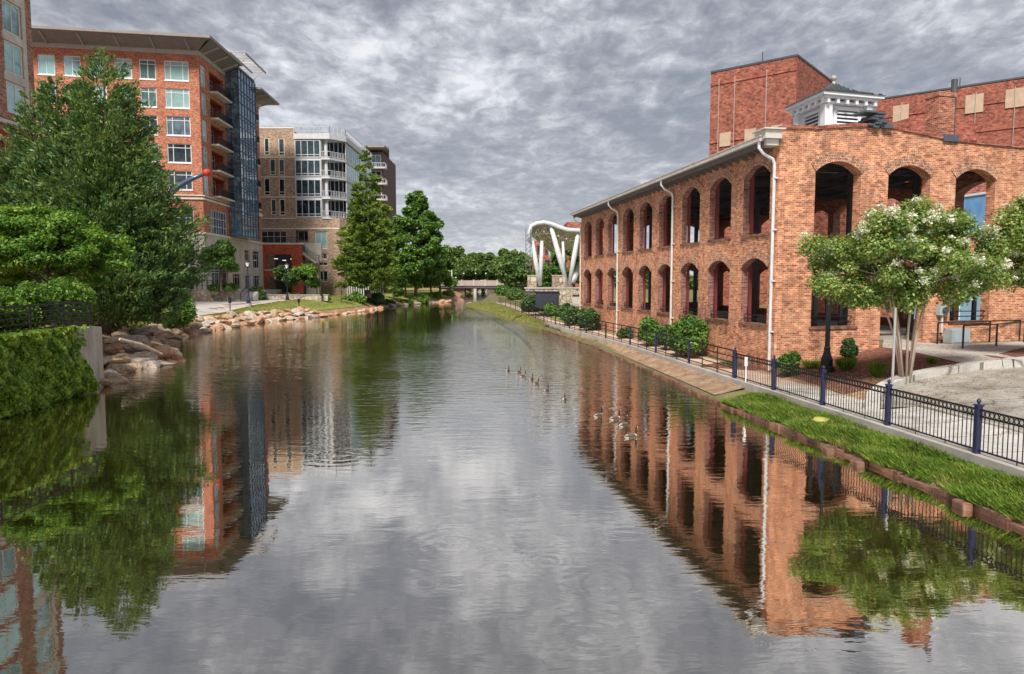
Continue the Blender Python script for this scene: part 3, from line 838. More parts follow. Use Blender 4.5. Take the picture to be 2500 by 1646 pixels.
# roof over the pavilion, with trusses below, eave, gutter and downpipes
mb = MB()
rp = []
rp = [ML.pt(.6, 9.66, .72), MS.pt(WID-.3, 9.8, -.55), MN.pt(WID-.2, 9.8, -.3), ML.pt(LEN+.2, 9.66, .72)]
mb.hexa(rp+[p+Vector((0, 0, .14)) for p in rp])
mb.build('roof', [M_darkroof], mill)
mb = MB()
for i in range(18):
    u = 1.0+1.72*i
    mb.bar(ML.pt(u, 9.45, -.5), MR.pt(u, 9.55, -.6), .14, .3)
for i in range(6):
    u = 2.0+5*i
    mb.bar(ML.pt(u, 9.1, -.5), MR.pt(u, 9.2, -.6), .08, .12)
    for k in range(6): mb.bar(ML.pt(u, 9.12, -1-2*k), ML.pt(u, 9.6, -2-2*k), .06)
for k in range(5): mb.bar(ML.pt(2.5, 9.35, -2-2.2*k), ML.pt(LEN-.8, 9.35, -2-2.2*k), .1, .18)
mb.build('truss', M_steel, mill)
mb = MB()
for i in range(3):
    for k in range(3): mb = MB(); ML.box(mb, 5+9*i, 5.22+9*i, .3, 9.3, -3.2-3.4*k, -2.98-3.4*k); mb.build('column', M_steel, mill)
mb = MB(); ML.box(mb, 3, LEN-.6, .2, 1.75, -WID+1.2, -.7); mb.build('floor', M_conc, mill)
mb = MB()
for i in range(44):
    u = .5+.7*i
    p = [ML.pt(u, 9.3, .003), ML.pt(u+.09, 9.3, .003), ML.pt(u+.09, 9.45, .62), ML.pt(u, 9.45, .62)]
    mb.hexa(p+[q+Vector((0, 0, .18)) for q in p])
ML.box(mb, 0, LEN+.2, 9.40, 9.62, .62, .69)
mb.build('eave', M_eave, mill)
mb = MB(); ML.box(mb, -.05, LEN+.3, 9.60, 9.76, .70, .86); ML.box(mb, -.1, LEN+.3, 9.765, 9.80, .68, .88)
mb.build('gutter', M_gutter, mill)
mb = MB(); ML.box(mb, -.35, .5, 9.66, 9.98, .1, .78); ML.box(mb, -.45, .55, 9.985, 10.04, .0, .88); ML.box(mb, -.2, .35, 9.42, 9.65, .15, .65)
mb.build('eave_box', M_gutter, mill)
for i, u in enumerate((.12, 10.75, 20.7, 30.95)):
    mb = MB()
    mb.tube([ML.pt(u, 9.62, .78), ML.pt(u, 9.35, .78), ML.pt(u, 9.15, .6), ML.pt(u, 8.95, .2), ML.pt(u, 8.75, .12), ML.pt(u, .35, .12)], .062, 8)
    for z in (2.2, 4.2, 6.2, 8.2): ML.box(mb, u-.11, u+.11, z, z+.06, .01, .16)
    mb.build('downpipe', M_pale if i == 0 else M_gutter, mill)
# chimney and roof pieces of the mill
mb = MB(); cf = Face(MS.pt(0, 0, -.8).x, MS.pt(0, 0, -.8).y, 73.8, 1); c0_, c1_ = cf.s(2291, 270), cf.s(2331, 270); cf.box(mb, c0_, c1_, 9.3, 12.15, -.7, 0); cf.box(mb, c0_-.04, c1_+.04, 12.15, 12.32, -.74, .04); mb.build('chimney', M_chim, mill)
mb = MB(); fu = cf.s(2338, 250); mb.tube([cf.pt(fu, 9.8, -.2), cf.pt(fu, 12.3, -.2)], .1, 10); mb.tube([cf.pt(fu, 12.3, -.2), cf.pt(fu, 12.95, -.2)], .13, 10); mb.build('flue', M_steel, mill)
mb = MB()
ro = random.Random(8)
for i in range(26):
    u = 4.15+ro.uniform(0, .95); z = 10.35+ro.uniform(0, .62); w = .2+.25*ro.random()
    if z > 10.75: w += .15; u -= .15
    MS.box(mb, u-w/2, u+w/2, z, z+.07, -.5+ro.uniform(-.1, .1), .12+ro.uniform(-.05, .09))
mb.build('flashing', flat('slate_metal', (.10, .12, .15), .5, .3), mill)
mb = MB(); MS.box(mb, 7.9, 8.7, 10.05, 10.32, -.4, .1); mb.build('flashing', MATS['slate_metal'], mill)
# cupola
cup_c = P(2032, 300, 35.0)
CU = lambda a, b, z: Vector((cup_c.x+MS.d.x*a+ML.d.x*b, cup_c.y+MS.d.y*a+ML.d.y*b, z))
def cub(mb, a0, a1, b0, b1, z0, z1, m=0):
    return mb.hexa([CU(a, b, z) for z in (z0, z1) for a, b in ((a0, b0), (a1, b0), (a1, b1), (a0, b1))], m)
mb = MB(); cub(mb, -1.12, 1.12, -1.12, 1.12, 9.6, 12.45)
for sa in (-1, 1):
    for sb in (-1, 1): cub(mb, sa*1.17-.2, sa*1.17+.2, sb*1.17-.2, sb*1.17+.2, 9.6, 12.4)
cub(mb, -1.4, 1.4, -1.4, 1.4, 12.36, 12.48); cub(mb, -1.5, 1.5, -1.5, 1.5, 12.58, 12.68); cub(mb, -1.68, 1.68, -1.68, 1.68, 12.68, 12.82)
for i in range(6):
    t = -1.3+.52*i
    for c in (-1, 1):
        cub(mb, t-.07, t+.07, c*1.45-.1, c*1.45+.1, 12.36, 12.6); cub(mb, c*1.45-.1, c*1.45+.1, t-.07, t+.07, 12.36, 12.6)
cupola = mb.build('cupola', M_white, mill)
mb = MB(); prof = [(1.74, 12.82), (1.1, 13.03), (.55, 13.3), (.13, 13.62)]
for (r0, z0), (r1, z1) in zip(prof, prof[1:]):
    c = [(-1, -1), (1, -1), (1, 1), (-1, 1)]
    for i in range(4):
        a, b = c[i], c[(i+1) % 4]
        mb.quad(CU(a[0]*r0, a[1]*r0, z0), CU(b[0]*r0, b[1]*r0, z0), CU(b[0]*r1, b[1]*r1, z1), CU(a[0]*r1, a[1]*r1, z1))
        for k in range(7):
            t = (k+.5)/7
            q0 = (lerp(a[0], b[0], t)*r0, lerp(a[1], b[1], t)*r0)
            s1 = lerp(-1, 1, t); s0 = s1
            if abs(s1)*r0 <= r1:      # standing seam carries on upwards
                s1 = s1*r0/r1; e = r1; ez = z1
            else:
                f = (r0-abs(s1)*r0)/(r0-r1); e = lerp(r0, r1, f); ez = lerp(z0, z1, f); s1 = math.copysign(1, s1)
            q1 = (lerp(a[0], b[0], (s1+1)/2)*e, lerp(a[1], b[1], (s1+1)/2)*e)
            mb.bar(CU(*q0, z0+.03), CU(*q1, ez+.03), .035, .06)
mb.build('roof', flat('grey_seam_metal', (.16, .18, .19), .4, .5), cupola)
mb = MB()
for s_ in (-1, 1):
    for k in range(9):
        z = 10.62+.17*k
        p = [CU(s_*0+a, -1.13-b, z+c) for a, b, c in ((-.6, 0, .08), (.6, 0, .08), (.6, .09, 0), (-.6, .09, 0))]
        mb.hexa(p+[q+Vector((0, 0, .03)) for q in p])
        p = [CU(-1.13-b, a, z+c) for a, b, c in ((-.6, 0, .08), (.6, 0, .08), (.6, .09, 0), (-.6, .09, 0))]
        mb.hexa(p+[q+Vector((0, 0, .03)) for q in p])
    break
mb.build('louvre', M_whitesteel, cupola)
mb = MB()
cub(mb, -.6, .6, -1.125, -1.123, 10.5, 12.15); cub(mb, -1.125, -1.123, -.6, .6, 10.5, 12.15)
mb.build('louvre_opening', M_steel, cupola)
mb = MB()
for a in (-.68, .68):
    cub(mb, a-.08, a+.08, -1.22, -1.12, 10.3, 12.2); cub(mb, -1.22, -1.12, a-.08, a+.08, 10.3, 12.2)
cub(mb, -.8, .8, -1.22, -1.12, 12.14, 12.28); cub(mb, -1.22, -1.12, -.8, .8, 12.14, 12.28)
mb.build('trim', M_white, cupola)
mb = MB(); mb.tube_prof(CU(0, 0, 13.56), [(.16, 0), (.1, .12), (.05, .25), (.06, .3)], 10, 0); mb.ball(CU(0, 0, 13.95), .13, 8)
mb.build('finial', M_fascia, cupola)
# ------------------------------------------------------------------ theatre block behind
TH = Face(29.3, 75, -49.8, -1)
th = thing('theatre_building', (29.3, 75, 1.5), 'huge windowless dark red brick theatre block rising behind the old mill', 'building')
mb = MB()
TB = Face(29.3, 75, 39.3, 1)
c0 = TH.pt(0, 0); c1 = TH.pt(9.4, 0); c2 = c1+Vector((TB.d.x, TB.d.y, 0))*24.7; c3 = TB.pt(24.7, 0)
def prism(mb, pts, z0, z1, m=0):
    n = len(pts); b = len(mb.v)
    mb.v += [(p.x, p.y, z0) for p in pts]+[(p.x, p.y, z1) for p in pts]
    mb.f.append(tuple(b+i for i in range(n))); mb.f.append(tuple(b+n+i for i in range(n))); mb.m += [m, m]
    for i in range(n): mb.f.append((b+i, b+(i+1) % n, b+n+(i+1) % n, b+n+i)); mb.m.append(m)
    return mb
prism(mb, [c0, c1, c2, c3], .5, 27.3)
WG = Face(c3.x, c3.y, 130.2, 1)
w0, w1 = WG.pt(0, 0), WG.pt(42, 0); w2 = w1+Vector((TB.d.x, TB.d.y, 0))*20; w3 = w0+Vector((TB.d.x, TB.d.y, 0))*20
prism(mb, [w0, w1, w2, w3], .5, 27.25)
mb.build('wall', M_theatre, th)
mb = MB()
for fc, L_ in ((TH, 9.4), (TB, 24.7), (WG, 42)):
    fc.box(mb, 0, L_, 27.3, 27.5, -.4, .06)
mb.build('coping', M_steel, th)
mb = MB()
for z in (24.9, 19.5, 21.8): WG.box(mb, 0, 42, z, z+.18, .003, .10)
TH.box(mb, 0, 9.4, 19.6, 19.8, .003, .1); TH.box(mb, 0, 9.4, 25.9, 26.1, .003, .08)
mb.build('brick_band', M_dred, th)
for fc, rs in ((TH, [((1758, 326), (1784, 356)), ((1819, 317), (1846, 347)), ((1883, 308), (1910, 340))]),
               (WG, [((2100, 275), (2136, 312)), ((2181, 260), (2218, 297)), ((2267, 250), (2287, 285)), ((2358, 234), (2400, 273)), ((2456, 220), (2505, 259)), ((2560, 205), (2620, 245))])):
    for a, b in rs:
        u0, u1, z0, z1 = fc.rect(a, b)
        mb = MB(); fc.box(mb, u0, u1, z0, z1, -.1, .13); mb.build('infill_panel', M_panel, th)
mb = MB()
for px in (1793, 2110, 2200, 2380, 2475, 1870, 1755):
    fc = TH if px < 1950 else WG
    u = fc.s(px, 300)
    mb.bar(fc.pt(u, 16, .18), fc.pt(u, 26.5, .18), .06)
mb.build('conduit', M_fascia, th)
mb = MB(); a = TH.pt(4, 27.5, -1); mb.bar(a, a+Vector((0, 0, 1.3)), .08); a = WG.pt(11, 27.5, -1); mb.bar(a, a+Vector((0, 0, 1.2)), .08); mb.build('aerial', M_steel, th)
# lower brick annex between
an = thing('brick_annex', (24, 47, 1.2), 'low flat roofed red brick annex behind the right end of the mill', 'building')
AF = Face(24, 47, 73.8, 1); mb = MB(); p = [AF.pt(0, 0), AF.pt(30, 0), AF.pt(30, 0, -8), AF.pt(0, 0, -8)]; prism(mb, p, .5, 13.2)
mb.build('wall', M_theatre, an)
mb = MB(); AF.box(mb, -.1, 30.1, 13.2, 13.45, -.5, .1); AF.box(mb, 3.2, 9, 13.45, 15.2, -4, -1); mb.build('parapet', M_dred, an)
GO = Face(MR.pt(0, 0, 6).x, MR.pt(0, 0, 6).y, -8.6, -1)
go = thing('glass_office', tuple(GO.pt(0, 1.5)), 'sky blue glass office glimpsed through the far arches of the mill', 'building')
mb = MB(); GO.box(mb, -2, 32, 1.2, 9.5, -5, -.3); mb.build('wall', M_whitesteel, go)
for i in range(8): window(go, GO, -1.2+4.2*i, 2.99+4.2*i, 5.3, 9.4, M_white, M_gsky, (.5,), (), .1, .07); window(go, GO, -1.2+4.2*i, 2.99+4.2*i, 1.6, 5.2, M_white, M_gsky, (.5,), (.7,), .1, .12)
# ------------------------------------------------------------------ left: red brick hotel B
BF = Face(-40.8, 95, -100.1, -1)    # front, heading left;
BS = Face(-40.8, 95, -2.6, 1)       # canal side, heading away
hb = thing('apartment_block', (-40.8, 95, 2.9), 'seven storey orange brick block with overhanging roof, teal windows and glass stair bay', 'building')
rows = [(32.7-3.5*i) for i in range(5)]
bx = [(BF.s(463, 250), BF.s(403.6, 250)), (BF.s(383, 250), BF.s(343, 250)), (8.1, 10.2), (11.2, 13.2), (14.15, 16.1), (17.1, 19.1), (20.3, 22.3), (23.4, 25.4)]
opsB = [(a, b, zt-2.45, zt, 0) for a, b in bx for zt in rows]
opsB += [(a, b, 10.75, 13.85, 0) for a, b in bx]+[(a, b, 6.45, 9.25, 0) for a, b in bx]
mb = MB(); wall(mb, BF, 0, 34, 10.45, 34, .4, [o for o in opsB if o[2] > 10.5]); mb.build('wall', M_hotel, hb)
mb = MB(); wall(mb, BF, 0, 34, 1.6, 10.44, .45, [o for o in opsB if o[2] < 10.5]+[(a+.2, b-.2, 2.95, 5.4, 0) for a, b in bx]); mb.build('stone_base', M_stone, hb)
for a, b in bx:
    for i, zt in enumerate(rows):
        g = M_gteal if i in (0, 1) else (M_gdark if (i+int(a)) % 3 else M_gblue)
        nx = (.25, .75) if b-a > 2.5 else (.5,)
        window(hb, BF, a, b, zt-2.45, zt, M_white, g, nx, (.78,), .15, .1, casing=.04)
    window(hb, BF, a, b, 10.75, 13.85, M_white, M_gdark, (.33, .66), (.6,), .15)
    window(hb, BF, a, b, 6.45, 9.25, M_white, M_gdark, (.5,), (.8,), .15)
    window(hb, BF, a+.2, b-.2, 2.95, 5.4, M_cream, M_gdark, (.5,), (.8,), .15)
# canal side
bal_u = (3.5, 9.2)
o_side = [(.55, 2.15, zt-2.9, zt-.1, 0) for zt in rows]+[(3.6, 8.9, zt-2.75, zt-.1, 0) for zt in rows]
o_side += [(2.0, 8.6, 10.75, 14.0, 0)]
o_far = [(18.0, 21.6, zt-2.75, zt-.1, 0) for zt in rows]+[(22.5, 24.2, zt-2.6, zt-.2, 0) for zt in rows]+[(18.2, 24, 10.75, 14.0, 0)]
mb = MB(); wall(mb, BS, .0, 9.6, 10.45, 34, .4, o_side); mb.build('wall', M_hotel, hb)
mb = MB(); wall(mb, BS, 17.4, 25.3, 10.45, 33.2, .4, o_far); mb.build('wall', M_hotel, hb)
mb = MB(); wall(mb, BS, .0, 25.4, 1.6, 10.44, .45, [(2.2, 8.4, 3.0, 9.2, 0), (10.5, 14, 3.0, 5.4, 0), (16, 18.6, 6.4, 9.2, 0), (20, 23.6, 6.4, 9.2, 0), (16, 18.6, 2.95, 5.2, 0), (20, 23.6, 2.95, 5.2, 0)]); mb.build('stone_base', M_stone, hb)
mb = MB(); BS.box(mb, 0, 25.5, 10.46, 10.75, .0, .18); BF.box(mb, 0, 34, 10.47, 10.75, .0, .18)
BS.box(mb, 0, 9.6, 15.0, 15.25, .002, .16); BS.box(mb, 0, 9.6, 15.45, 15.6, .002, .22); BF.box(mb, 0, 34, 15.01, 15.25, .002, .16); BF.box(mb, 0, 34, 15.46, 15.6, .002, .22)
BS.box(mb, 17.4, 25.3, 15.0, 15.5, .002, .18)
mb.build('cornice', M_cream, hb)
mb = MB()     # inner back walls so rooms are not see-through
BS.box(mb, 0, 25.4, 1.6, 33, -2.6, -2.4); BF.box(mb, .6, 34, 1.6, 33, -1.4, -1.2)
for zt in rows+[15.2]: BS.box(mb, .5, 25.2, zt+.02, zt+.3, -2.4, -.41)
for u in (.2, 3.3, 9.3, 17.6, 21.9, 25.1): BS.box(mb, u, u+.2, 2, 32.9, -2.4, -.41)
mb.build('inner_wall', M_orange, hb)
for i, zt in enumerate(rows):
    window(hb, BS, .55, 2.15, zt-2.9, zt-.1, M_white, M_gteal, (.5,), (.75,), .15)
    window(hb, BS, 3.6, 8.9, zt-2.75, zt-.1, M_white, M_gdark, (.15, .3, .5, .7, .85), (.75,), 1.6, name='balcony_door')
    window(hb, BS, 18.0, 21.6, zt-2.75, zt-.1, M_white, M_gdark, (.25, .5, .75), (), 1.6, name='balcony_door')
    window(hb, BS, 22.5, 24.2, zt-2.6, zt-.2, M_white, M_gteal, (.5,), (.75,), .15)
    railing_part(hb, BS, 3.5, 9.3, zt-2.78, -.3, 1.05, M_dark)
    railing_part(hb, BS, 17.9, 22.0, zt-2.78, -.3, 1.05, M_dark)
window(hb, BS, 2.0, 8.6, 10.75, 14.0, M_white, M_gdark, (.14, .28, .42, .56, .7, .85), (.33, .66), .15)
window(hb, BS, 18.2, 24, 10.75, 14.0, M_white, M_gdark, (.2, .4, .6, .8), (.6,), .15)
window(hb, BS, 2.2, 8.4, 3.0, 9.2, M_cream, M_gdark, (.25, .5, .75), (.4, .45), .25)
for a, b, c, d in ((10.5, 14, 3.0, 5.4), (16, 18.6, 6.4, 9.2), (20, 23.6, 6.4, 9.2), (16, 18.6, 2.95, 5.2), (20, 23.6, 2.95, 5.2)):
    window(hb, BS, a, b, c, d, M_cream, M_gdark, (.33, .66), (.8,), .2)
# glass stair bay
mb = MB()
g0, g1, gp = 9.6, 17.4, 1.9
BS.box(mb, g0+.06, g1-.06, 10.8, 34.6, -.4, gp-.06)
gb = mb.build('glass_bay', M_gblue, hb)
mb = MB()
for k in range(7):
    u = lerp(g0, g1, k/6); BS.box(mb, u-.05, u+.05, 10.7, 34.7, gp-.06, gp+.04)
for k in range(3):
    o = lerp(-.3, gp, k/2)
    for u in (g0, g1): BS.box(mb, u-.05, u+.05, 10.7, 34.7, o-.05, o+.05)
z = 10.8; k = 0
while z < 34.7:
    h = .07 if k % 2 else .13
    BS.box(mb, g0-.04, g1+.04, z, z+h, gp-.06, gp+.06)
    BS.box(mb, g0-.06, g0, z, z+h, -.3, gp); z += 1.75 if k % 2 else 1.75; k += 1
    if k % 2 == 0: BS.box(mb, g0-.04, g1+.04, z-.5, z-.44, gp-.06, gp+.05)
mb.build('mullion', M_bluearc, gb)
# roofs
def roofslab(name, pts, z0, z1, m, par): 
    mb = MB(); prism(mb, pts, z0, z1); return mb.build(name, m, par)
e0 = BF.pt(36, 0, 2.6); e1 = Vector((BF.pt(-1.2, 0, 2.6).x+.9, BF.pt(-1.2, 0, 2.6).y, 0)); e2 = BS.pt(9.5, 0, 2.6); e3 = BS.pt(9.5, 0, -9); e4 = BF.pt(36, 0, -12)
roofslab('roof', [e0, e1, e2, e3, e4], 35.0, 35.35, M_slab, hb)
mb = MB()
def soff(fc, a, b, ra=0, rb=0):
    p = [fc.pt(a, 34.05, .02), fc.pt(b, 34.05, .02), fc.pt(b+rb, 34.98, 2.3), fc.pt(a+ra, 34.98, 2.3)]
    mb.quad(*p)
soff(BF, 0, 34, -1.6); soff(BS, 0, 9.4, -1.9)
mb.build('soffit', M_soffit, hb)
mb = MB()
BF.box(mb, -.05, 34, 33.55, 34.1, 0.002, .14); BS.box(mb, -.05, 9.5, 33.55, 34.1, 0.002, .14); mb.build('fascia', M_fascia, hb)
mb = MB(); BS.box(mb, 17.4, 25.4, 32.8, 33.3, .002, .14); mb.build('fascia', M_fascia, hb)
for i in range(8): mb = MB(); mb.bar(BF.pt(1+4.2*i, 34.0, .15), BF.pt(1+4.2*i, 34.9, 2.3), .1, .25); mb.build('roof_bracket', M_fascia, hb)
for i in range(3): mb = MB(); mb.bar(BS.pt(1+3.6*i, 34.0, .15), BS.pt(1+3.6*i, 34.9, 2.3), .1, .25); mb.build('roof_bracket', M_fascia, hb)
roofslab('roof', [BS.pt(17.45, 0, 2.8), BS.pt(27.6, 0, 2.8), BS.pt(27.6, 0, -9), BS.pt(17.45, 0, -9)], 33.9, 34.2, M_slab, hb)
for i in range(4): mb = MB(); mb.bar(BS.pt(18+2.5*i, 33.2, .1), BS.pt(18+2.5*i, 33.85, 2.6), .1, .2); mb.build('roof_bracket', M_fascia, hb)
mb = MB()      # open steel canopy over the glass bay
for o in (-3, -1, 1.2, 3.3): mb.bar(BS.pt(8.6, 36.6, o), BS.pt(18.4, 36.6, o), .16, .22)
for i in range(8): u = 8.6+1.4*i; mb.bar(BS.pt(u, 36.75, -3), BS.pt(u, 36.75, 3.3), .1, .12)
for u in (9.8, 17.0): mb.bar(BS.pt(u, 34.6, -1), BS.pt(u, 36.5, -1), .16); mb.bar(BS.pt(u, 34.6, 1.2), BS.pt(u, 36.5, 3.2), .12)
mb.build('steel_canopy', M_fascia, hb)
mb = MB(); BS.box(mb, .5, 25, 2.9, 34.9, -14, -2.7); BS.box(mb, 9.6, 17.4, 34.6, 35.2, -6, 1.8); mb.build('core', M_steel, hb)
mb = MB(); mb.box(-41.3, -39.6, 100, 103.5, 5.6, 5.75); mb.build('awning', flat('green_awning', (.10, .16, .12), .7), hb)
# ------------------------------------------------------------------ left: brown brick tower A
AS = Face(-44.6, 68, 178.3, -1)     # canal side heading towards camera
ta = thing('brick_tower', (-44.6, 68, 1.7), 'tall brown brick tower cut by the left edge with bay windows and a red awning', 'building')
opA = []; rowsA = [z for z in (32.4, 28.9, 25.4, 21.9, 17.2, 12.6, 8.0)]
def yy(px, py): return AS.s(px, py)
a0, a1 = yy(56, 150), yy(12, 150)
bayu = (a0, a1)
opA = [(a0, a1, z-2.75, z, 0) for z in [39.4, 35.9]+rowsA]+[(a1+2, a1+5.5, z-2.75, z, 0) for z in [39.4, 35.9]+rowsA]
mb = MB(); wall(mb, AS, 0, 26, 1.5, 45, .4, opA); mb.build('wall', M_tower, ta)
AB = Face(-44.6, 68, -90, 1); mb = MB(); AB.box(mb, .42, 16, 1.5, 45, -.4, 0); mb.build('wall', M_tower, ta)
for o in opA:
    window(ta, AS, o[0], o[1], o[2], o[3], M_cream, M_gteal if o[3] > 18 else M_gdark, (.48,), (), .12, .16)
mb = MB()
for z in [35.9]+rowsA[:4]: AS.box(mb, a0-.25, a1+.25, z+.02, z+.7, -.06, .08)
AS.box(mb, a0-.5, a0-.02, 18.6, 45, .002, .1)
mb.build('stone_panel', M_stone, ta)
mb = MB(); AS.box(mb, -.1, 26, 32.9, 33.15, .085, .25); AS.box(mb, -.1, 26, 18.0, 18.35, .085, .3); mb.build('cornice', M_stone, ta)
mb = MB()
p = [AS.pt(a0-2, 17.4, .1), AS.pt(a1+3, 17.4, .1), AS.pt(a1+3, 15.3, 2.0), AS.pt(a0-2, 15.3, 2.0)]
mb.quad(*p); mb.quad(*[q-Vector((0, 0, .1)) for q in p]); mb.add([p[0], p[3], AS.pt(a0-2, 15.3, .1)], [(0, 1, 2)])
mb.build('awning', flat('red_awning', (.35, .03, .02), .8), ta)
mb = MB(); AS.box(mb, .4, 25, 1.6, 44.5, -12, -2); mb.build('core', M_steel, ta)
# ------------------------------------------------------------------ podium with garage openings and stair
PF = Face(P(640, 650, 121).x, 121, 90, 1)
po = thing('garage_building', (PF.o.x, 121, 1.8), 'low orange painted brick garage block with two dark openings beside the tan flats', 'building')
pr = PF.s(737, 650)
g1_ = PF.rect((648, 621), (712, 658)); g2_ = PF.rect((649, 676), (712, 706))
ztop = PF.z(690, 597)
mb = MB(); wall(mb, PF, 0, pr, 1.6, ztop, .7, [(g1_[0], g1_[1], g1_[2], g1_[3], 0), (g2_[0], g2_[1], 2.3, g2_[3], 0)]); mb.build('wall', M_orange, po)
mb = MB(); PF.box(mb, pr-.5, pr, 1.6, ztop, -7, -.71); PF.box(mb, 0, pr-.5, 1.7, ztop-.3, -7, -6.6); PF.box(mb, 0, pr, (g1_[2]+g2_[3])/2-.3, (g1_[2]+g2_[3])/2+.2, -6.5, -.8)
mb.build('inner_wall', M_steel, po)
mb = MB(); PF.box(mb, -.2, pr+.15, ztop, ztop+.25, -.9, .15); PF.box(mb, g1_[0]-.1, g1_[1]+.1, g1_[2]-.2, g1_[2]-.01, -.2, .12); mb.build('coping', M_cream, po)
mb = MB()
for k in range(4): PF.box(mb, g1_[0]+.5+k*1.1, g1_[0]+1.1+k*1.1, g1_[3]-.7-.25*(k % 2), g1_[3]-.62-.25*(k % 2), -3-k, -2.9-k)
lm, lnt, lb = mat('lit_tube'); lb.inputs['Emission Color'].default_value = (1, .95, .85, 1); lb.inputs['Emission Strength'].default_value = .5
mb.build('ceiling_lamp', lm, po)
mb = MB()
for k in range(9): PF.box(mb, .2, pr-.2, 0, 0, 0, 0) if 0 else None
mb.bar(PF.pt(0, ztop+1.2, -.4), PF.pt(pr, ztop+1.2, -.4), .06)
for k in range(9): mb.bar(PF.pt(lerp(.1, pr-.1, k/8), ztop+.2, -.4), PF.pt(lerp(.1, pr-.1, k/8), ztop+1.2, -.4), .05)
mb.build('railing', M_dark, po)
# concrete stair at the right of the podium
st = thing('concrete_stair', tuple(PF.pt(pr+.2, 1.8, -1)), 'grey concrete outdoor stair with black handrail descending right of the orange garage', 'stairs')
u1 = PF.s(778, 650); za, zb = PF.z(738, 600)-.3, PF.z(770, 637)
mb = MB()
n = 14; us, ue = pr+.05, PF.s(770, 640)
for i in range(n):
    a, b = lerp(us, ue, i/n), lerp(us, ue, (i+1)/n); z = lerp(za-.6, zb, (i+1)/n)
    PF.box(mb, a, b, z-.5, z, -1.8, -.3)
PF.box(mb, ue, u1, zb-.3, zb, -1.8, -.3)
PF.box(mb, pr+.06, u1-.4, 1.6, zb-.6, -2.6, -1.9)
mb.build('flight', M_conc, st)
mb = MB(); PF.box(mb, PF.s(723, 600), u1, zb+.1, PF.z(740, 592), -2.4, -2.0); mb.build('parapet', M_conc, st)
mb = MB()
for k in (.45, .95): mb.bar(PF.pt(us, za-.5+k, -.3), PF.pt(ue, zb+k, -.3), .07); mb.bar(PF.pt(ue, zb+k, -.3), PF.pt(u1, zb+k, -.3), .07)
for i in range(6): t = i/5; mb.bar(PF.pt(lerp(us, ue, t), lerp(za-.5, zb, t), -.3), PF.pt(lerp(us, ue, t), lerp(za-.5, zb, t)+.95, -.3), .06)
mb.bar(PF.pt(u1, 1.7, -.3), PF.pt(u1, zb+.95, -.3), .12)
mb.build('handrail', M_steel, st)
# ------------------------------------------------------------------ tan flats C
CF = Face(P(620, 500, 128).x, 128, 90, 1)
tc_ = thing('tan_apartment_building', (CF.o.x, 128, 1.8), 'tan brick and glass apartment building with white corner balconies', 'building')
cz = CF.z(680, 314); uL = CF.s(719, 400); uG = CF.s(787, 400); uE = CF.s(836, 450)
opsC = []
for a, b in (((644, 337), (658, 379)), ((679, 338), (695, 380)), ((658, 388), (673, 427)), ((680, 388), (695, 428)), ((644, 435), (660, 477)), ((680, 436), (696, 477)), ((661, 486), (675, 525)), ((682, 486), (697, 526))):
    u0, u1_, z0, z1 = CF.rect(a, b); opsC.append((u0, u1_, z0, z1, 0))
low = []
for a, b in (((637, 564), (700, 594)), ((722, 563), (752, 590)), ((769, 565), (799, 608)), ((777, 619), (799, 634)), ((777, 641), (800, 649)), ((777, 662), (801, 688))):
    u0, u1_, z0, z1 = CF.rect(a, b); low.append((u0, u1_, z0, z1, 0))
zg = CF.z(750, 532)
mb = MB(); wall(mb, CF, 0, uL, zg, cz, .4, opsC); mb.build('wall', M_tan, tc_)
mb = MB(); wall(mb, CF, 0, uE-.6, 1.6, zg-.01, .4, low); mb.build('wall', M_tan, tc_)
for o in opsC: window(tc_, CF, o[0], o[1], o[2], o[3], M_cream, M_gdark, (), (.2,), .1, .14)
for i, o in enumerate(low): window(tc_, CF, o[0], o[1], o[2], o[3], M_cream, M_gteal if i == 2 else M_gdark, (.25, .5, .75) if i == 0 else (.5,), (.55,) if i == 0 else (.15,), .15 if i != 1 else 1.5, .1)
CSd = Face(CF.pt(uE, 0).x, 130.5, 0, 1)
mb = MB(); p = [CF.pt(uE-.6, 0, 0), CF.pt(uE+.8, 0, -2.0), CF.pt(uE+.8, 0, -26), CF.pt(0, 0, -26), CF.pt(0, 0, -4), CF.pt(uE-.6, 0, -4)]
prism(mb, p, 1.6, zg-.02); mb.build('wall', M_tan, tc_)
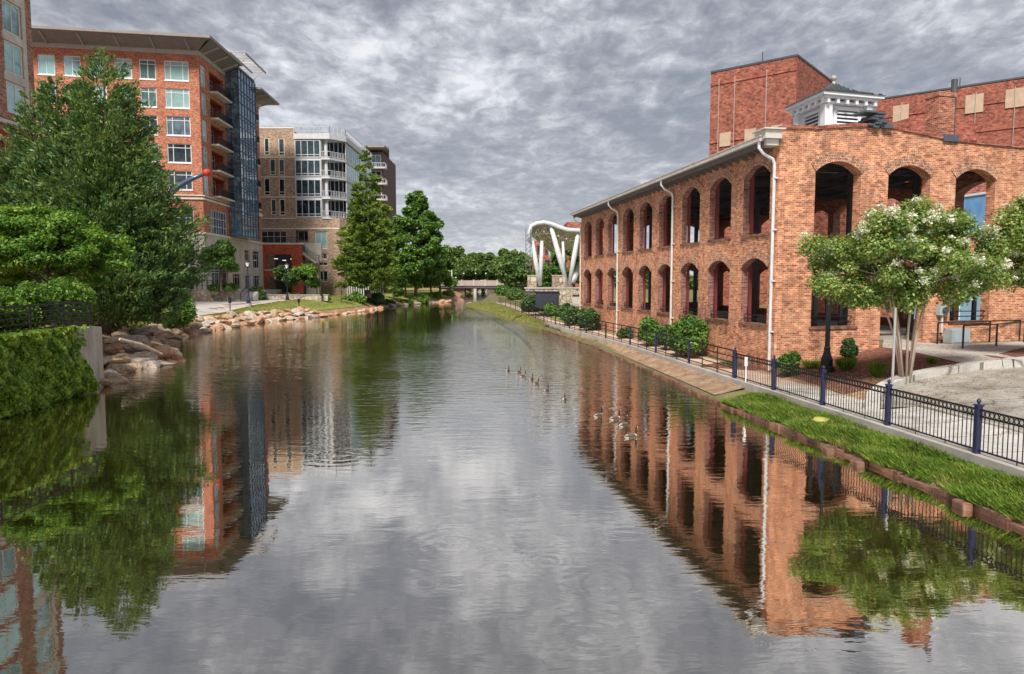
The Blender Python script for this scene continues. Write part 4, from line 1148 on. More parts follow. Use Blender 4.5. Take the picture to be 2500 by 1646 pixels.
# glass block
rowsC = [((719, 342), (769, 385)), ((719, 390), (769, 431)), ((719, 438), (769, 481)), ((719, 487), (769, 530))]
mb = MB(); uG0 = CF.s(783, 400)
for a, b in rowsC:
    u0, u1_, z0, z1 = CF.rect(a, b)
    window(tc_, CF, uL+.1, uG0, z0, z1, M_pale, M_gdark, (.25, .5, .75), (.17,), -.06, .16, name='glass_wall')
mb = MB(); CF.box(mb, uL+.01, uG0+.1, zg, CF.z(740, 328), -3.5, -.02); mb.build('slab_edge', M_pale, tc_)
for a, b in rowsC:
    u0, u1_, z0, z1 = CF.rect(a, b)
    # recessed balcony, canted corner rail
    s_ = MB(); pts = [CF.pt(uG0+.1, 0, .15), CF.pt(CF.s(805, 400), 0, .15), CF.pt(uE, 0, -2.6), CF.pt(uE-1, 0, -4), CF.pt(uG0+.1, 0, -4)]
    prism(s_, pts, z0-.35, z0); bal = s_.build('balcony', M_pale, tc_)
    r = MB()
    for q0, q1 in ((pts[0], pts[1]), (pts[1], pts[2])):
        for zz in (z0+.12, z0+1.05): r.bar(Vector((q0.x, q0.y, zz)), Vector((q1.x, q1.y, zz)), .08)
        k = max(4, int((q1-q0).length/.35))
        for i in range(k+1):
            q = q0.lerp(q1, i/k); r.bar(Vector((q.x, q.y, z0)), Vector((q.x, q.y, z0+1.05)), .06)
    r.build('railing', M_pale, bal)
    g = MB(); CF.box(g, uG0+.11, uE-.7, z0, z1+.25, -3.6, -3.5); g.build('glass_wall', M_gdark, tc_)
    c_ = MB(); c_.tube([CF.pt(uG0+.8, z0, -.7), CF.pt(uG0+.8, z1+.4, -.7)], .3, 10)
    c_.build('column', M_pale, tc_); c_ = MB()
    for t in (.25, .5, .75, 1): c_.bar(CF.pt(lerp(uG0, uE-.7, t), z0, -3.45), CF.pt(lerp(uG0, uE-.7, t), z1+.3, -3.45), .12)
    c_.build('mullion', M_pale, tc_)
    # side glazing
    window(tc_, CSd, .3, 12, z0, z1, M_pale, M_gteal, (.14, .28, .42, .56, .7, .85), (.17,), 0, .14, name='glass_wall')
    window(tc_, CSd, 12.4, 24, z0, z1, M_pale, M_gteal, (.2, .4, .6, .8), (.17,), 0, .14, name='glass_wall')
    m2 = MB(); CSd.box(m2, .2, 24, z0-.42, z0-.02, -.4, .1); m2.build('slab_edge', M_pale, tc_)
zt1 = CF.z(760, 342)
mb = MB(); prism(mb, [CF.pt(uL+.02, 0, .3), CF.pt(CF.s(805, 340), 0, .3), CF.pt(uE+.3, 0, -2.4), CF.pt(uE+.3, 0, -26), CF.pt(uL+.02, 0, -26)], zt1+.15, zt1+1.1); mb.build('roof', M_pale, tc_)
mb = MB(); rp = [CF.pt(uL+.1, 0, .2), CF.pt(CF.s(805, 340), 0, .2), CF.pt(uE+.2, 0, -2.4), CF.pt(uE+.2, 0, -26)]
for q0, q1 in zip(rp, rp[1:]):
    for zz in (zt1+1.5, zt1+2.3): mb.bar(Vector((q0.x, q0.y, zz)), Vector((q1.x, q1.y, zz)), .07)
    k = max(3, int((q1-q0).length/.8))
    for i in range(k+1): q = q0.lerp(q1, i/k); mb.bar(Vector((q.x, q.y, zt1+1.1)), Vector((q.x, q.y, zt1+2.3)), .07)
mb.build('roof_railing', M_pale, tc_)
mb = MB(); CF.box(mb, 0.3, uL-.1, zg, cz-.3, -10, -1.2); CF.box(mb, uL+.4, uE-1, zg, zt1+.1, -24, -3.8); mb.build('core', M_steel, tc_)
mb = MB()
for z in (CF.z(680, 384), CF.z(680, 432), CF.z(680, 481), CF.z(680, 533)): CF.box(mb, 0, uL, z-.1, z+.08, .002, .05)
CF.box(mb, 0, uL, cz, cz+.2, -.4, .08); CF.box(mb, 0, uE-.6, CF.z(700, 560), CF.z(700, 557), .002, .1)
mb.build('string_course', M_cream, tc_)
# white ground floor colonnade seen under the cypress
mb = MB()
for i in range(16): u = uE-1+.9*i; mb.box(CSd.o.x+.9+.9*i*.55, CSd.o.x+1.05+.9*i*.55, 126-.4*i, 126.15-.4*i, 1.7, 5.2)
mb.build('screen_slat', M_pale, tc_)
# ------------------------------------------------------------------ dark block D further back
DF = Face(P(872, 420, 165).x, 165, 90, 1)
dd = thing('dark_apartment_building', (DF.o.x, 165, 1.8), 'far dark apartment building with flat overhanging roof and white balconies', 'building')
uD = DF.s(935, 400); zD = DF.z(920, 372)
mb = MB(); DF.box(mb, 0, uD, 1.8, zD, -18, 0); mb.build('wall', flat('dark_render', (.16, .10, .10), .8), dd)
mb = MB(); prism(mb, [P(846, 357, 162), P(938, 357, 162), P(950, 366, 166), P(950, 370, 186), P(846, 370, 186)], zD+.6, zD+1.0); mb.build('roof', M_slab, dd)
for i in range(6):
    z = zD-3.6*(i+1)
    railing_part(dd, DF, uD-4.2, uD+.8, z, -1, 1.5, M_whitesteel, slabm=M_stone, step=.5)
    window(dd, DF, uD-4, uD-.4, z+.1, z+3, M_white, M_gdark, (.33, .66), (), -.08, .1)
    window(dd, DF, 1, 2.6, z+.1, z+2.6, M_white, M_gdark, (.5,), (), -.08, .1)
mb = MB(); mb.tube([DF.pt(uD-4.6, 2, .6), DF.pt(uD-4.6, zD+.5, .6)], .35, 8); mb.build('column', M_stone, dd)
# ------------------------------------------------------------------ terrace walls and steps on the left
RW = Face(-80, 89, 90, 1)
tw = thing('stone_retaining_wall', (-44, 88.9, 1.7), 'rust and cream fieldstone retaining wall below the young tree terrace', 'wall')
ux = lambda px: RW.s(px, 725)
mb = MB(); RW.box(mb, ux(488), ux(572), 1.5, 3.15, -.4, 0.02); RW.box(mb, ux(488)-30, ux(488), 1.5, 3.15, -.4, .02); mb.build('wall', M_rubble, tw)
mb = MB(); RW.box(mb, ux(488)-30, ux(572)+.03, 3.15, 3.27, -.45, .08); mb.build('coping', M_conc, tw)
ts = thing('terrace_steps', tuple(RW.pt(ux(595), 1.7)), 'short run of pale steps climbing to the terrace beside the trash bin', 'stairs')
mb = MB()
for i in range(7): RW.box(mb, ux(588), ux(612), 1.72, 1.9+.17*i, -.3-.35*i-.35, -.3-.35*i)
mb.build('tread', M_conclight, ts)
mb = MB()
for px in (586, 614):
    mb.bar(RW.pt(ux(px), 2.7, -.2), RW.pt(ux(px), 3.9, -2.8), .06); mb.bar(RW.pt(ux(px), 1.75, -.2), RW.pt(ux(px), 2.7, -.2), .06); mb.bar(RW.pt(ux(px), 2.9, -2.8), RW.pt(ux(px), 3.9, -2.8), .06)
mb.build('handrail', M_dark, ts)
lw = thing('low_stone_wall', (-36, 96.7, 1.7), 'long low stone planter wall bordering the promenade behind the lamps', 'wall')
LW = Face(-46, 96.9, 90, 1); mb = MB(); LW.box(mb, LW.s(633, 720), LW.s(800, 720), 1.6, 2.35, -.45, 0); mb.build('wall', M_rubble, lw)
mb = MB(); LW.box(mb, LW.s(633, 720)-.05, LW.s(800, 720)+.05, 2.35, 2.45, -.5, .05); mb.build('coping', M_conc, lw)
tr_ = thing('terrace_railing', tuple(RW.pt(ux(520), 3.27)), 'black railing on the terrace in front of the orange block', 'railing')
mb = MB()
for k in (.5, .85, 1.1): mb.bar(RW.pt(ux(478), 3.27+k, -.2), RW.pt(ux(545), 3.27+k, -.2), .06)
mb.build('rail', M_dark, tr_)
for i in range(6):
    mb = MB(); u = lerp(ux(480), ux(543), i/5); mb.bar(RW.pt(u, 3.27, -.2), RW.pt(u, 4.45, -.2), .09); mb.build('post', M_dark, tr_)
# sandwich board, bin
sb = Lf(507, 733); 
bo = thing('sandwich_board', tuple(sb+Vector((0, 0, .03))), 'white folding sandwich board standing on the promenade', 'sign board')
for s_ in (-1, 1):
    mb = MB(); x0, y0, z0 = sb.x, sb.y, 1.74
    def q(a, b, c): return Vector((x0+a, y0+b, z0+c))
    mb.hexa([q(s_*.72-.03, -.55, .12), q(s_*.72+.03, -.55, .12), q(s_*.72+.03, .55, .12), q(s_*.72-.03, .55, .12), q(s_*.06-.03, -.55, 1.75), q(s_*.06+.03, -.55, 1.75), q(s_*.06+.03, .55, 1.75), q(s_*.06-.03, .55, 1.75)])
    mb.build('panel', M_white if s_ < 0 else M_steel, bo)
mb = MB()
for b in (-.6, .6):
    for s_ in (-1, 1): mb.bar(q(s_*.8, b, 0), q(0, b, 1.85), .07)
mb.build('frame', M_fascia, bo)
tb = Lf(571, 729)
bi = thing('trash_bin', tuple(tb+Vector((0, 0, .03))), 'navy and white litter bin beside the terrace steps', 'bin')
mb = MB(); mb.tube_prof(Vector((tb.x, tb.y, 1.74)), [(.36, 0), (.4, .1), (.4, 1.25), (.36, 1.3)], 14, 0); mb.build('body', M_navy, bi)
mb = MB(); mb.tube_prof(Vector((tb.x, tb.y, 3.04)), [(.42, 0), (.42, .1), (.3, .3), (.1, .36)], 14, 0); mb.build('lid', M_white, bi)
mb = MB(); mb.tube_prof(Vector((tb.x+.75, tb.y+.1, 1.74)), [(.45, 0), (.34, 1.2), (.2, 1.45)], 12, 0)
tag(mb.build('umbrella_base', M_white), 'white tapered cover standing right of the navy bin', 'cover')
# ------------------------------------------------------------------ lamps
def lamp(name, base, h, label, group=None, pedestal=True, head=True, m=None):
    m = m or M_dark
    o = thing(name, tuple(base), label, 'street lamp', group)
    mb = MB()
    b = Vector(base); s = h/4.8
    if pedestal: mb.tube_prof(b-Vector((0, 0, .3)), [(.34*s, 0), (.34*s, .32), (.3*s, .36)], 12, 0); mb.build('footing', M_conc, o); mb = MB()
    mb.tube_prof(b+Vector((0, 0, .05)), [(.27*s, 0), (.27*s, .12*s), (.2*s, .2*s), (.2*s, .42*s), (.13*s, .62*s), (.1*s, .75*s), (.12*s, .8*s), (.085*s, .86*s), (.065*s, h*.84)], 12, 0)
    mb.build('post', m if not pedestal else M_navy if base[1] < 85 and base[0] < 0 else m, o)
    if head:
        t = b+Vector((0, 0, h*.845))
        mb = MB(); mb.tube_prof(t, [(.07*s, 0), (.15*s, .08*s), (.13*s, .12*s), (.24*s, .50*s), (.2*s, .52*s)], 10, 0); ln = mb.build('lantern', M_gclear, o)
        mb = MB(); mb.tube_prof(t+Vector((0, 0, .5*s)), [(.28*s, 0), (.2*s, .1*s), (.07*s, .2*s), (.03*s, .36*s)], 10, 0); mb.build('cap', m, ln)
        mb = MB(); mb.tube_prof(t-Vector((0, 0, .06*s)), [(.09*s, 0), (.17*s, .08*s), (.15*s, .15*s)], 10, 0); mb.build('collar', m, ln)
    return o
for (px, py, Y, h, lab) in ((607, 743.6, 78, 4.8, 'tall dark lamp post on the lawn edge, nearest of the left bank lamps'), (702, 735, 92.6, 4.9, 'dark lamp post before the trees by the garage, middle of the left bank lamps'), (774, 728, 109, 4.3, 'slim dark lamp post left of the cypress, farthest of the left bank lamps')):
    p = P(px, py, Y); lamp('street_lamp', (p.x, p.y, 1.75), h, lab, 'lamps along the left bank promenade')
pl_ = P(2018, 895, 26.2); lamp('street_lamp', (pl_.x, pl_.y, zright(pl_.x, pl_.y)), 5.0, 'black lamp post rising into the flowering tree beside the mill corner', None, pedestal=False)
for px, py, hpx in ((562, 761, 35), (667+63, 752, 22), (785.5, 738, 24)):
    p = Lf(px, py); h = size(px, py, p.y, hpx)
    lab = {562: 'short black path light with box head, leftmost on the lawn', 730: 'thin black path light on the lawn below the second lamp post', 785.5: 'thin black path light on the lawn left of the shrub bed'}[px]
    o = thing('path_light', tuple(p), lab, 'path light', 'path lights on the left lawn')
    mb = MB(); mb.tube([p, p+Vector((0, 0, h*.6))], .05, 8); mb.build('stem', M_dark, o)
    mb = MB(); mb.box(p.x-.12, p.x+.12, p.y-.12, p.y+.12, p.z+h*.6, p.z+h); mb.build('head', M_dark, o)
# ------------------------------------------------------------------ arc sculpture
sc_ = thing('arc_sculpture', tuple(Lf(330, 760)), 'curved blue grey arm reaching from behind the conifer to a red ball', 'sculpture')
YA = 62
pts = [P(330, 700, YA), P(340, 600, YA), P(368, 530, YA), P(405, 482, YA), P(440, 452, YA), P(470, 436, YA), P(498, 425, YA)]
pts[0].z = 1.6
mb = MB(); mb.tube(pts, [.34, .33, .3, .27, .24, .2, .14], 10); mb.build('arm', M_bluearc, sc_, smooth=True)
mb = MB(); mb.ball(P(505, 422, YA), size(505, 422, YA, 9.5), 10); mb.build('ball', M_red, sc_, smooth=True)
# ------------------------------------------------------------------ bandstand canopy
YC = 76
cn = thing('stage_canopy', tuple(P(1350, 700, YC)), 'white curved steel stage canopy on slanting V legs beyond the mill', 'stage canopy')
prof = [(1293, 592), (1293, 565), (1297, 552), (1309, 546), (1328, 543), (1347, 547), (1364, 554), (1384, 561), (1412, 563), (1450, 562)]
mb = MB(); fr = [P(a, b, YC) for a, b in prof]; bk = [p+Vector((3, 15, -1.3)) for p in fr]
for i in range(len(fr)-1):
    a, b, c, d = fr[i], fr[i+1], bk[i+1], bk[i]
    if i >= 1:
        mb.hexa([a, b, c, d]+[q+Vector((0, 0, .12)) for q in (a, b, c, d)])
mb.build('roof_shell', M_canopy, cn)
mb = MB(); mb.tube(bk, .26, 8); mb.build('edge_beam', M_canopy, cn, smooth=True); mb = MB(); mb.tube(fr, .22, 10); mb.build('edge_beam', M_canopy, cn, smooth=True)
mb = MB()
for r_ in range(5):
    t = (r_+.5)/5
    lo = [f.lerp(b, t)+Vector((0, 0, -.9)) for f, b in zip(fr, bk)]; hi = [f.lerp(b, t)+Vector((0, 0, -.15)) for f, b in zip(fr, bk)]
    for i in range(2, len(fr)-1):
        mb.bar(lo[i], lo[i+1], .12); mb.bar(lo[i], hi[i+1], .1); mb.bar(lo[i], hi[i], .1)
for i in range(2, len(fr)): mb.bar(fr[i]+Vector((0, .5, -.9)), bk[i]+Vector((0, -.5, -.9)), .16)
mb.build('roof_truss', flat('cream_steel', (.62, .58, .48), .6), cn)
for a, b, r in (((1299, 588), (1318, 698), .3), ((1323, 588), (1319, 698), .26), ((1345, 553), (1386, 700), .34), ((1412, 566), (1389, 700), .32), ((1374, 590), (1378, 660), .2)):
    mb = MB(); p, q = P(*a, YC+.3), P(*b, YC+.3)
    mb.tube([p, p.lerp(q, .5), q], [r*.65, r*.88, r*.62], 10); mb.build('leg', M_canopy, cn, smooth=True)
mb = MB(); p, q = P(1420, 640, YC+7), P(1398, 690, YC+2); mb.tube([p, q], .3, 8); mb.build('leg', M_canopy, cn, smooth=True)
mb = MB()
for i in range(1, len(fr)-1):
    mb.quad(fr[i]+Vector((0, .2, -.04)), fr[i+1]+Vector((0, .2, -.04)), bk[i+1]+Vector((0, 0, -.04)), bk[i]+Vector((0, 0, -.04)))
mb.build('ceiling', flat('cream_ceiling', (.55, .52, .44), .7), cn)
# speaker truss at the canopy edge
mb = MB()
for dx in (-.35, .1):
    q = P(1292, 620, YC-.5)+Vector((dx, 0, 0)); mb.bar((q.x, q.y, 5.2), (q.x, q.y, P(1292, 560, YC).z), .07)
for k in range(9): z = 5.3+.45*k; mb.bar((q.x-.45, q.y, z), (q.x, q.y, z+.4), .05)
mb.build('speaker_truss', M_steel, cn)
stg = thing('stage_wall', tuple(P(1350, 742, 72)), 'grey brown fieldstone stage wall with dark panel below the white canopy', 'wall')
SW = Face(P(1283, 720, 73).x, 73, 90, 1)
mb = MB()
def sbx(a, b, dep=1.2, fr_=0): 
    u0, u1_, z0, z1 = SW.rect(a, b); SW.box(mb, u0, u1_, z0, z1, -dep, fr_)
sbx((1283, 705), (1420, 720), 4); sbx((1288, 674), (1310, 705)); sbx((1349, 674), (1380, 706), 1.2, .02); sbx((1364, 706), (1398, 745), 2, .05)
mb.build('wall', M_rubble, stg)
mb = MB(); sbx((1281, 702), (1422, 705), 4.1, .1); sbx((1287, 672), (1311, 674), 1.3, .06); sbx((1348, 672), (1381, 674), 1.3, .08); mb.build('coping', M_conc, stg)
mb = MB(); SWf = Face(P(1236, 720, 71).x, 71, 90, 1); SWf = Face(P(1236, 720, 72.8).x, 72.8, 90, 1); u0, u1_, z0, z1 = SWf.rect((1308, 715), (1364, 738)); SWf.box(mb, u0, u1_, z0-.6, z1, -1, 0); u0, u1_, z0, z1 = SWf.rect((1236, 711), (1366, 714)); SWf.box(mb, u0, u1_, z0, z1, -1, .1); mb.build('dark_panel', flat('slate_panel', (.03, .035, .05), .6), stg)
sst = thing('stage_steps', tuple(P(1408, 745, 71)), 'pale concrete steps beside the far end of the mill', 'stairs')
mb = MB(); ST = Face(P(1398, 720, 71.5).x, 71.5, 90, 1); u0, u1_ = 0, ST.s(1424, 720)
z0s, z1s = ST.z(1410, 745), ST.z(1410, 706)
for i in range(12):
    z = lerp(z0s, z1s, (i+1)/12); ST.box(mb, 0, u1_, z-.26, z, -.3*i-.4, -.3*i)
mb.build('tread', M_conc, sst)
rb = thing('red_brick_office', (P(1300, 640, 130).x, 130, 1), 'red brick building half hidden behind the stage canopy and trees', 'building')
RF = Face(P(1303, 640, 125).x, 125, 90, 1); u1_ = RF.s(1480, 640)
mb = MB(); RF.box(mb, 0, u1_, 1, RF.z(1400, 588), -12, 0); RF.box(mb, RF.s(1385, 540), u1_, RF.z(1400, 588), RF.z(1400, 541), -12, -1); mb.build('wall', M_dred, rb)
for px in (1311, 1330, 1348, 1370, 1392, 1412):
    u = RF.s(px, 620); window(rb, RF, u, u+.9, RF.z(px, 620), RF.z(px, 600), M_steel, M_gdark, (.5,), (), -.08, .08)
    window(rb, RF, u, u+.9, RF.z(px, 660), RF.z(px, 635), M_steel, M_gdark, (.5,), (), -.08, .08)
# ------------------------------------------------------------------ road bridge far away
YB = 240
bg = thing('road_bridge', tuple(P(1160, 718, YB)), 'low concrete road bridge crossing the canal in the distance', 'bridge')
zd0, zd1 = P(1160, 697, YB).z, P(1160, 683, YB).z
xa, xb = P(1085, 690, YB).x, P(1228, 690, YB).x
mb = MB(); mb.box(xa-2, xb+20, YB, YB+9, zd0-.9, zd0-.05); mb.build('deck', M_steel, bg)
mb = MB(); mb.box(xa-2, xb+20, YB-.3, YB, zd0-.1, zd1-.25); mb.box(xa-2, xb+20, YB+8.7, YB+9, zd0-.1, zd1-.25)
mb.build('parapet', flat('pink_concrete', (.36, .28, .25), .8), bg)
mb = MB()
for i in range(9): x = lerp(xa, xb, i/5-.1); mb.box(x-.25, x+.25, YB-.45, YB-.02, zd0-.12, zd1)
mb.build('pilaster', M_conc, bg)
mb = MB(); mb.box(P(1156, 700, YB).x, P(1163, 700, YB).x, YB+.2, YB+8, -.5, zd0-.9); mb.build('pier', M_conc, bg)
mb = MB(); mb.box(xa-2, P(1134, 700, YB).x, YB+1, YB+8, -.5, zd0-.9); mb.box(P(1189, 700, YB).x, xb+20, YB+.5, YB+8, -.5, zd0-.9); mb.build('abutment', M_bark, bg)
for i, px in enumerate((1113, 1132, 1161, 1186, 1219)):
    p = P(px, 668 if i else 678, YB+.4); 
    o = thing('globe_lamp', (p.x, p.y, zd1), 'white globe lamp on the road bridge, number seen fading in a row' if 0 else ('low white globe lamp at the left end of the road bridge' if i == 0 else ['', 'white globe lamp left of the middle of the road bridge', 'white globe lamp above the tail of the white car on the bridge', 'white globe lamp above the front of the white car on the bridge', 'white globe lamp at the right end of the road bridge'][i]), 'street lamp', 'globe lamps on the road bridge')
    mb = MB(); mb.bar((p.x, p.y, zd1-.2), (p.x, p.y, p.z), .12); mb.build('post', M_dark, o)
    mb = MB(); mb.ball(p, .22, 6); mb.build('globe', M_whitesteel, o)
up = thing('utility_pole', (P(1103, 690, 225).x, 225, 1.5), 'slender white pole left of the road bridge', 'pole')
mb = MB(); a = P(1103, 638, 225); mb.tube([(a.x, 225, 1), a], .14, 8); mb.build('pole', M_white, up); mb = MB(); mb.ball(P(1102.5, 648, 225), .35, 6); mb.box(a.x-.5, a.x+.5, 224.9, 225.1, a.z-.2, a.z); mb.build('lamp_head', M_white, up)
# car on the bridge
cp = P(1180, 690, YB+3)
car = thing('parked_car', (cp.x-1.1, YB+3, zd0), 'white estate car driving over the far road bridge', 'car')
x0, z0 = P(1166, 690, YB+3).x, zd0+.25
CB = [(0, .35), (.05, .95), (.5, 1.02), (1.0, 1.55), (2.9, 1.58), (3.6, 1.05), (4.0, .95), (4.1, .4)]
def car_prism(pr_, y0, y1, name, m, par):
    mb = MB(); n = len(pr_); mb.v += [(x0+a, y0, z0+b) for a, b in pr_]+[(x0+a, y1, z0+b) for a, b in pr_]
    mb.f.append(tuple(range(n))); mb.f.append(tuple(range(n, 2*n))); mb.m += [0, 0]
    for i in range(n): mb.f.append((i, (i+1) % n, n+(i+1) % n, n+i)); mb.m.append(0)
    return mb.build(name, m, par)
car_prism(CB, YB+2.2, YB+3.9, 'body', M_white, car)
car_prism([(.75, 1.08), (1.1, 1.45), (1.85, 1.47), (1.85, 1.08)], YB+2.17, YB+2.25, 'window', M_gdark, car)
car_prism([(2.0, 1.08), (2.0, 1.47), (2.8, 1.47), (3.3, 1.1)], YB+2.17, YB+2.25, 'window', M_gdark, car)
for a in (.85, 3.2):
    for yy_ in (YB+2.15, YB+3.75):
        mb = MB(); mb.tube([(x0+a, yy_, z0+.33), (x0+a, yy_+.2, z0+.33)], .33, 12); mb.build('wheel', M_dark, car)
# ------------------------------------------------------------------ foliage
def leafmesh(name, C, U, V, m, parent, bend=.25):
    """C centres, U half-length vectors, V half-width vectors -> one mesh of folded diamond leaves"""
    n = len(C); N = np.cross(U, V); N /= (np.linalg.norm(N, axis=1, keepdims=True)+1e-9)
    k = np.linalg.norm(V, axis=1, keepdims=True)*bend*2
    co = np.stack([C-U, C-V+N*k, C+U, C+V+N*k], 1).reshape(-1, 3)
    org = np.array(ORG.get(parent.name, Vector((0, 0, 0))) if parent else (0, 0, 0))
    co = (co-org).astype('f')
    me = bpy.data.meshes.new(name)
    me.vertices.add(4*n); me.vertices.foreach_set('co', co.ravel())
    me.loops.add(4*n); me.loops.foreach_set('vertex_index', np.arange(4*n, dtype='i'))
    me.polygons.add(n); me.polygons.foreach_set('loop_start', np.arange(0, 4*n, 4, dtype='i'))
    me.polygons.foreach_set('loop_total', np.full(n, 4, 'i'))
    me.update(calc_edges=True)
    return link_mesh(name, me, m, parent)
def unit(rng, n):
    v = rng.normal(size=(n, 3)); return v/np.linalg.norm(v, axis=1, keepdims=True)
def rand_leaves(rng, C, ln, wd, up=.3, out=None, ow=.0):
    n = len(C); a = unit(rng, n); nrm = unit(rng, n); nrm[:, 2] = np.abs(nrm[:, 2])+up
    if out is not None: nrm += out*ow
    nrm /= np.linalg.norm(nrm, axis=1, keepdims=True)
    U = a-nrm*np.sum(a*nrm, 1, keepdims=True); U /= np.linalg.norm(U, axis=1, keepdims=True)+1e-9
    V = np.cross(nrm, U)
    s = rng.uniform(.65, 1.35, (n, 1))
    return U*ln*s, V*wd*s
def blobs_crown(rng, c, R, nb, sub=.33, top=.0, egg=0.0):
    """sub-clumps scattered over an uneven egg-shaped crown"""
    d = unit(rng, nb); d[:, 2] = np.where(d[:, 2] < -.85, -d[:, 2], d[:, 2])
    r = rng.uniform(.45, .92, (nb, 1))
    p = d*r
    w = 1-egg*np.clip(p[:, 2:3], -1, 1); p[:, :2] *= w
    cen = np.array(c)+p*np.array(R)
    rad = sub*rng.uniform(.6, 1.25, nb)*min(R[0], R[1], R[2]*1.2)
    return cen, rad
def clump_leaves(rng, cen, rad, n, flat_=.75, shell=.5):
    w = rad**2; w = w/w.sum(); idx = rng.choice(len(cen), n, p=w)
    d = unit(rng, n); rr_ = rng.uniform(0, 1, (n, 1))**shell
    off = d*rr_*rad[idx][:, None]; off[:, 2] *= flat_
    off += rng.normal(size=(n, 3))*rad[idx][:, None]*.12
    return cen[idx]+off, d
def limbs(mb, base, cen, r0, rng, h_split, n=7, lean=0):
    base = Vector(base); top = Vector(np.mean(cen, 0))
    tp = Vector((lerp(base.x, top.x, .6), lerp(base.y, top.y, .6), lerp(base.z, top.z, .9)))
    mid = base.lerp(tp, .5)+Vector((rng.uniform(-.1, .1), rng.uniform(-.1, .1), 0))*r0*4
    mb.tube([base-Vector((0, 0, .2)), base+Vector((0, 0, r0)), mid, tp], [r0*1.5, r0*1.05, r0*.75, r0*.4], 8)
    idx = rng.choice(len(cen), min(n, len(cen)), replace=False)
    for i in idx:
        e = Vector(cen[i]); t = rng.uniform(h_split, .95); s_ = base.lerp(tp, t)
        m = s_.lerp(e, .5)+Vector((0, 0, -.06*(e-s_).length))
        mb.tube([s_, m, e], [r0*.4, r0*.25, r0*.08], 6)
def tree(name, base, top_z, rad, cz, label, leaf, n, ls, seed, nb=26, group='', trunk=.25, bark=None, egg=0.0, sub=.33, cat='tree', ry=None, limbn=9, shell=.5, flat_=.75, trunkpart=True):
    rng = np.random.default_rng(seed)
    o = thing(name, tuple(base), label, cat, group or None)
    zc_ = (top_z+cz)/2; R_ = (rad, ry or rad, (top_z-cz)/2)
    cen, rd = blobs_crown(rng, (base[0], base[1], zc_), R_, nb, sub, egg=egg)
    C, d = clump_leaves(rng, cen, rd, n, flat_, shell)
    U, V = rand_leaves(rng, C, ls, ls*.5, .35, d, .5)
    leafmesh('crown', C, U, V, leaf, o)
    if trunkpart:
        mb = MB(); limbs(mb, base, cen, trunk, rng, .45, limbn); mb.build('trunk', bark or M_bark, o, smooth=True, uv=False)
    return o
def bush(name, c, R, label, leaf, n, ls, seed, cat='shrub', group=None, nb=14, boxy=False):
    """c: centre on the ground"""
    rng = np.random.default_rng(seed)
    o = thing(name, tuple(c), label, cat, group)
    d = unit(rng, nb); d[:, 2] = np.abs(d[:, 2]); p = d*rng.uniform(.3, .72, (nb, 1))
    cen = np.array((c[0], c[1], c[2]+R[2]*.25))+p*np.array((R[0], R[1], R[2]*.85))
    rd = rng.uniform(.35, .5, nb)*min(R)
    C, dd_ = clump_leaves(rng, cen, rd, n, .9, .35)
    k = C[:, 2] > c[2]-.05; C, dd_ = C[k], dd_[k]
    U, V = rand_leaves(rng, C, ls, ls*.5, .2, dd_, .6)
    leafmesh('foliage', C, U, V, leaf, o)
    mb = MB()
    for i in range(min(6, nb)):
        e = Vector(cen[i]); b = Vector(c)+Vector((rng.uniform(-.15, .15), rng.uniform(-.15, .15), -.1))
        mb.tube([b, b.lerp(e, .6), e], [.03*min(R)+.01, .02*min(R)+.01, .008], 5)
    mb.build('stem', M_bark, o, uv=False)
    return o
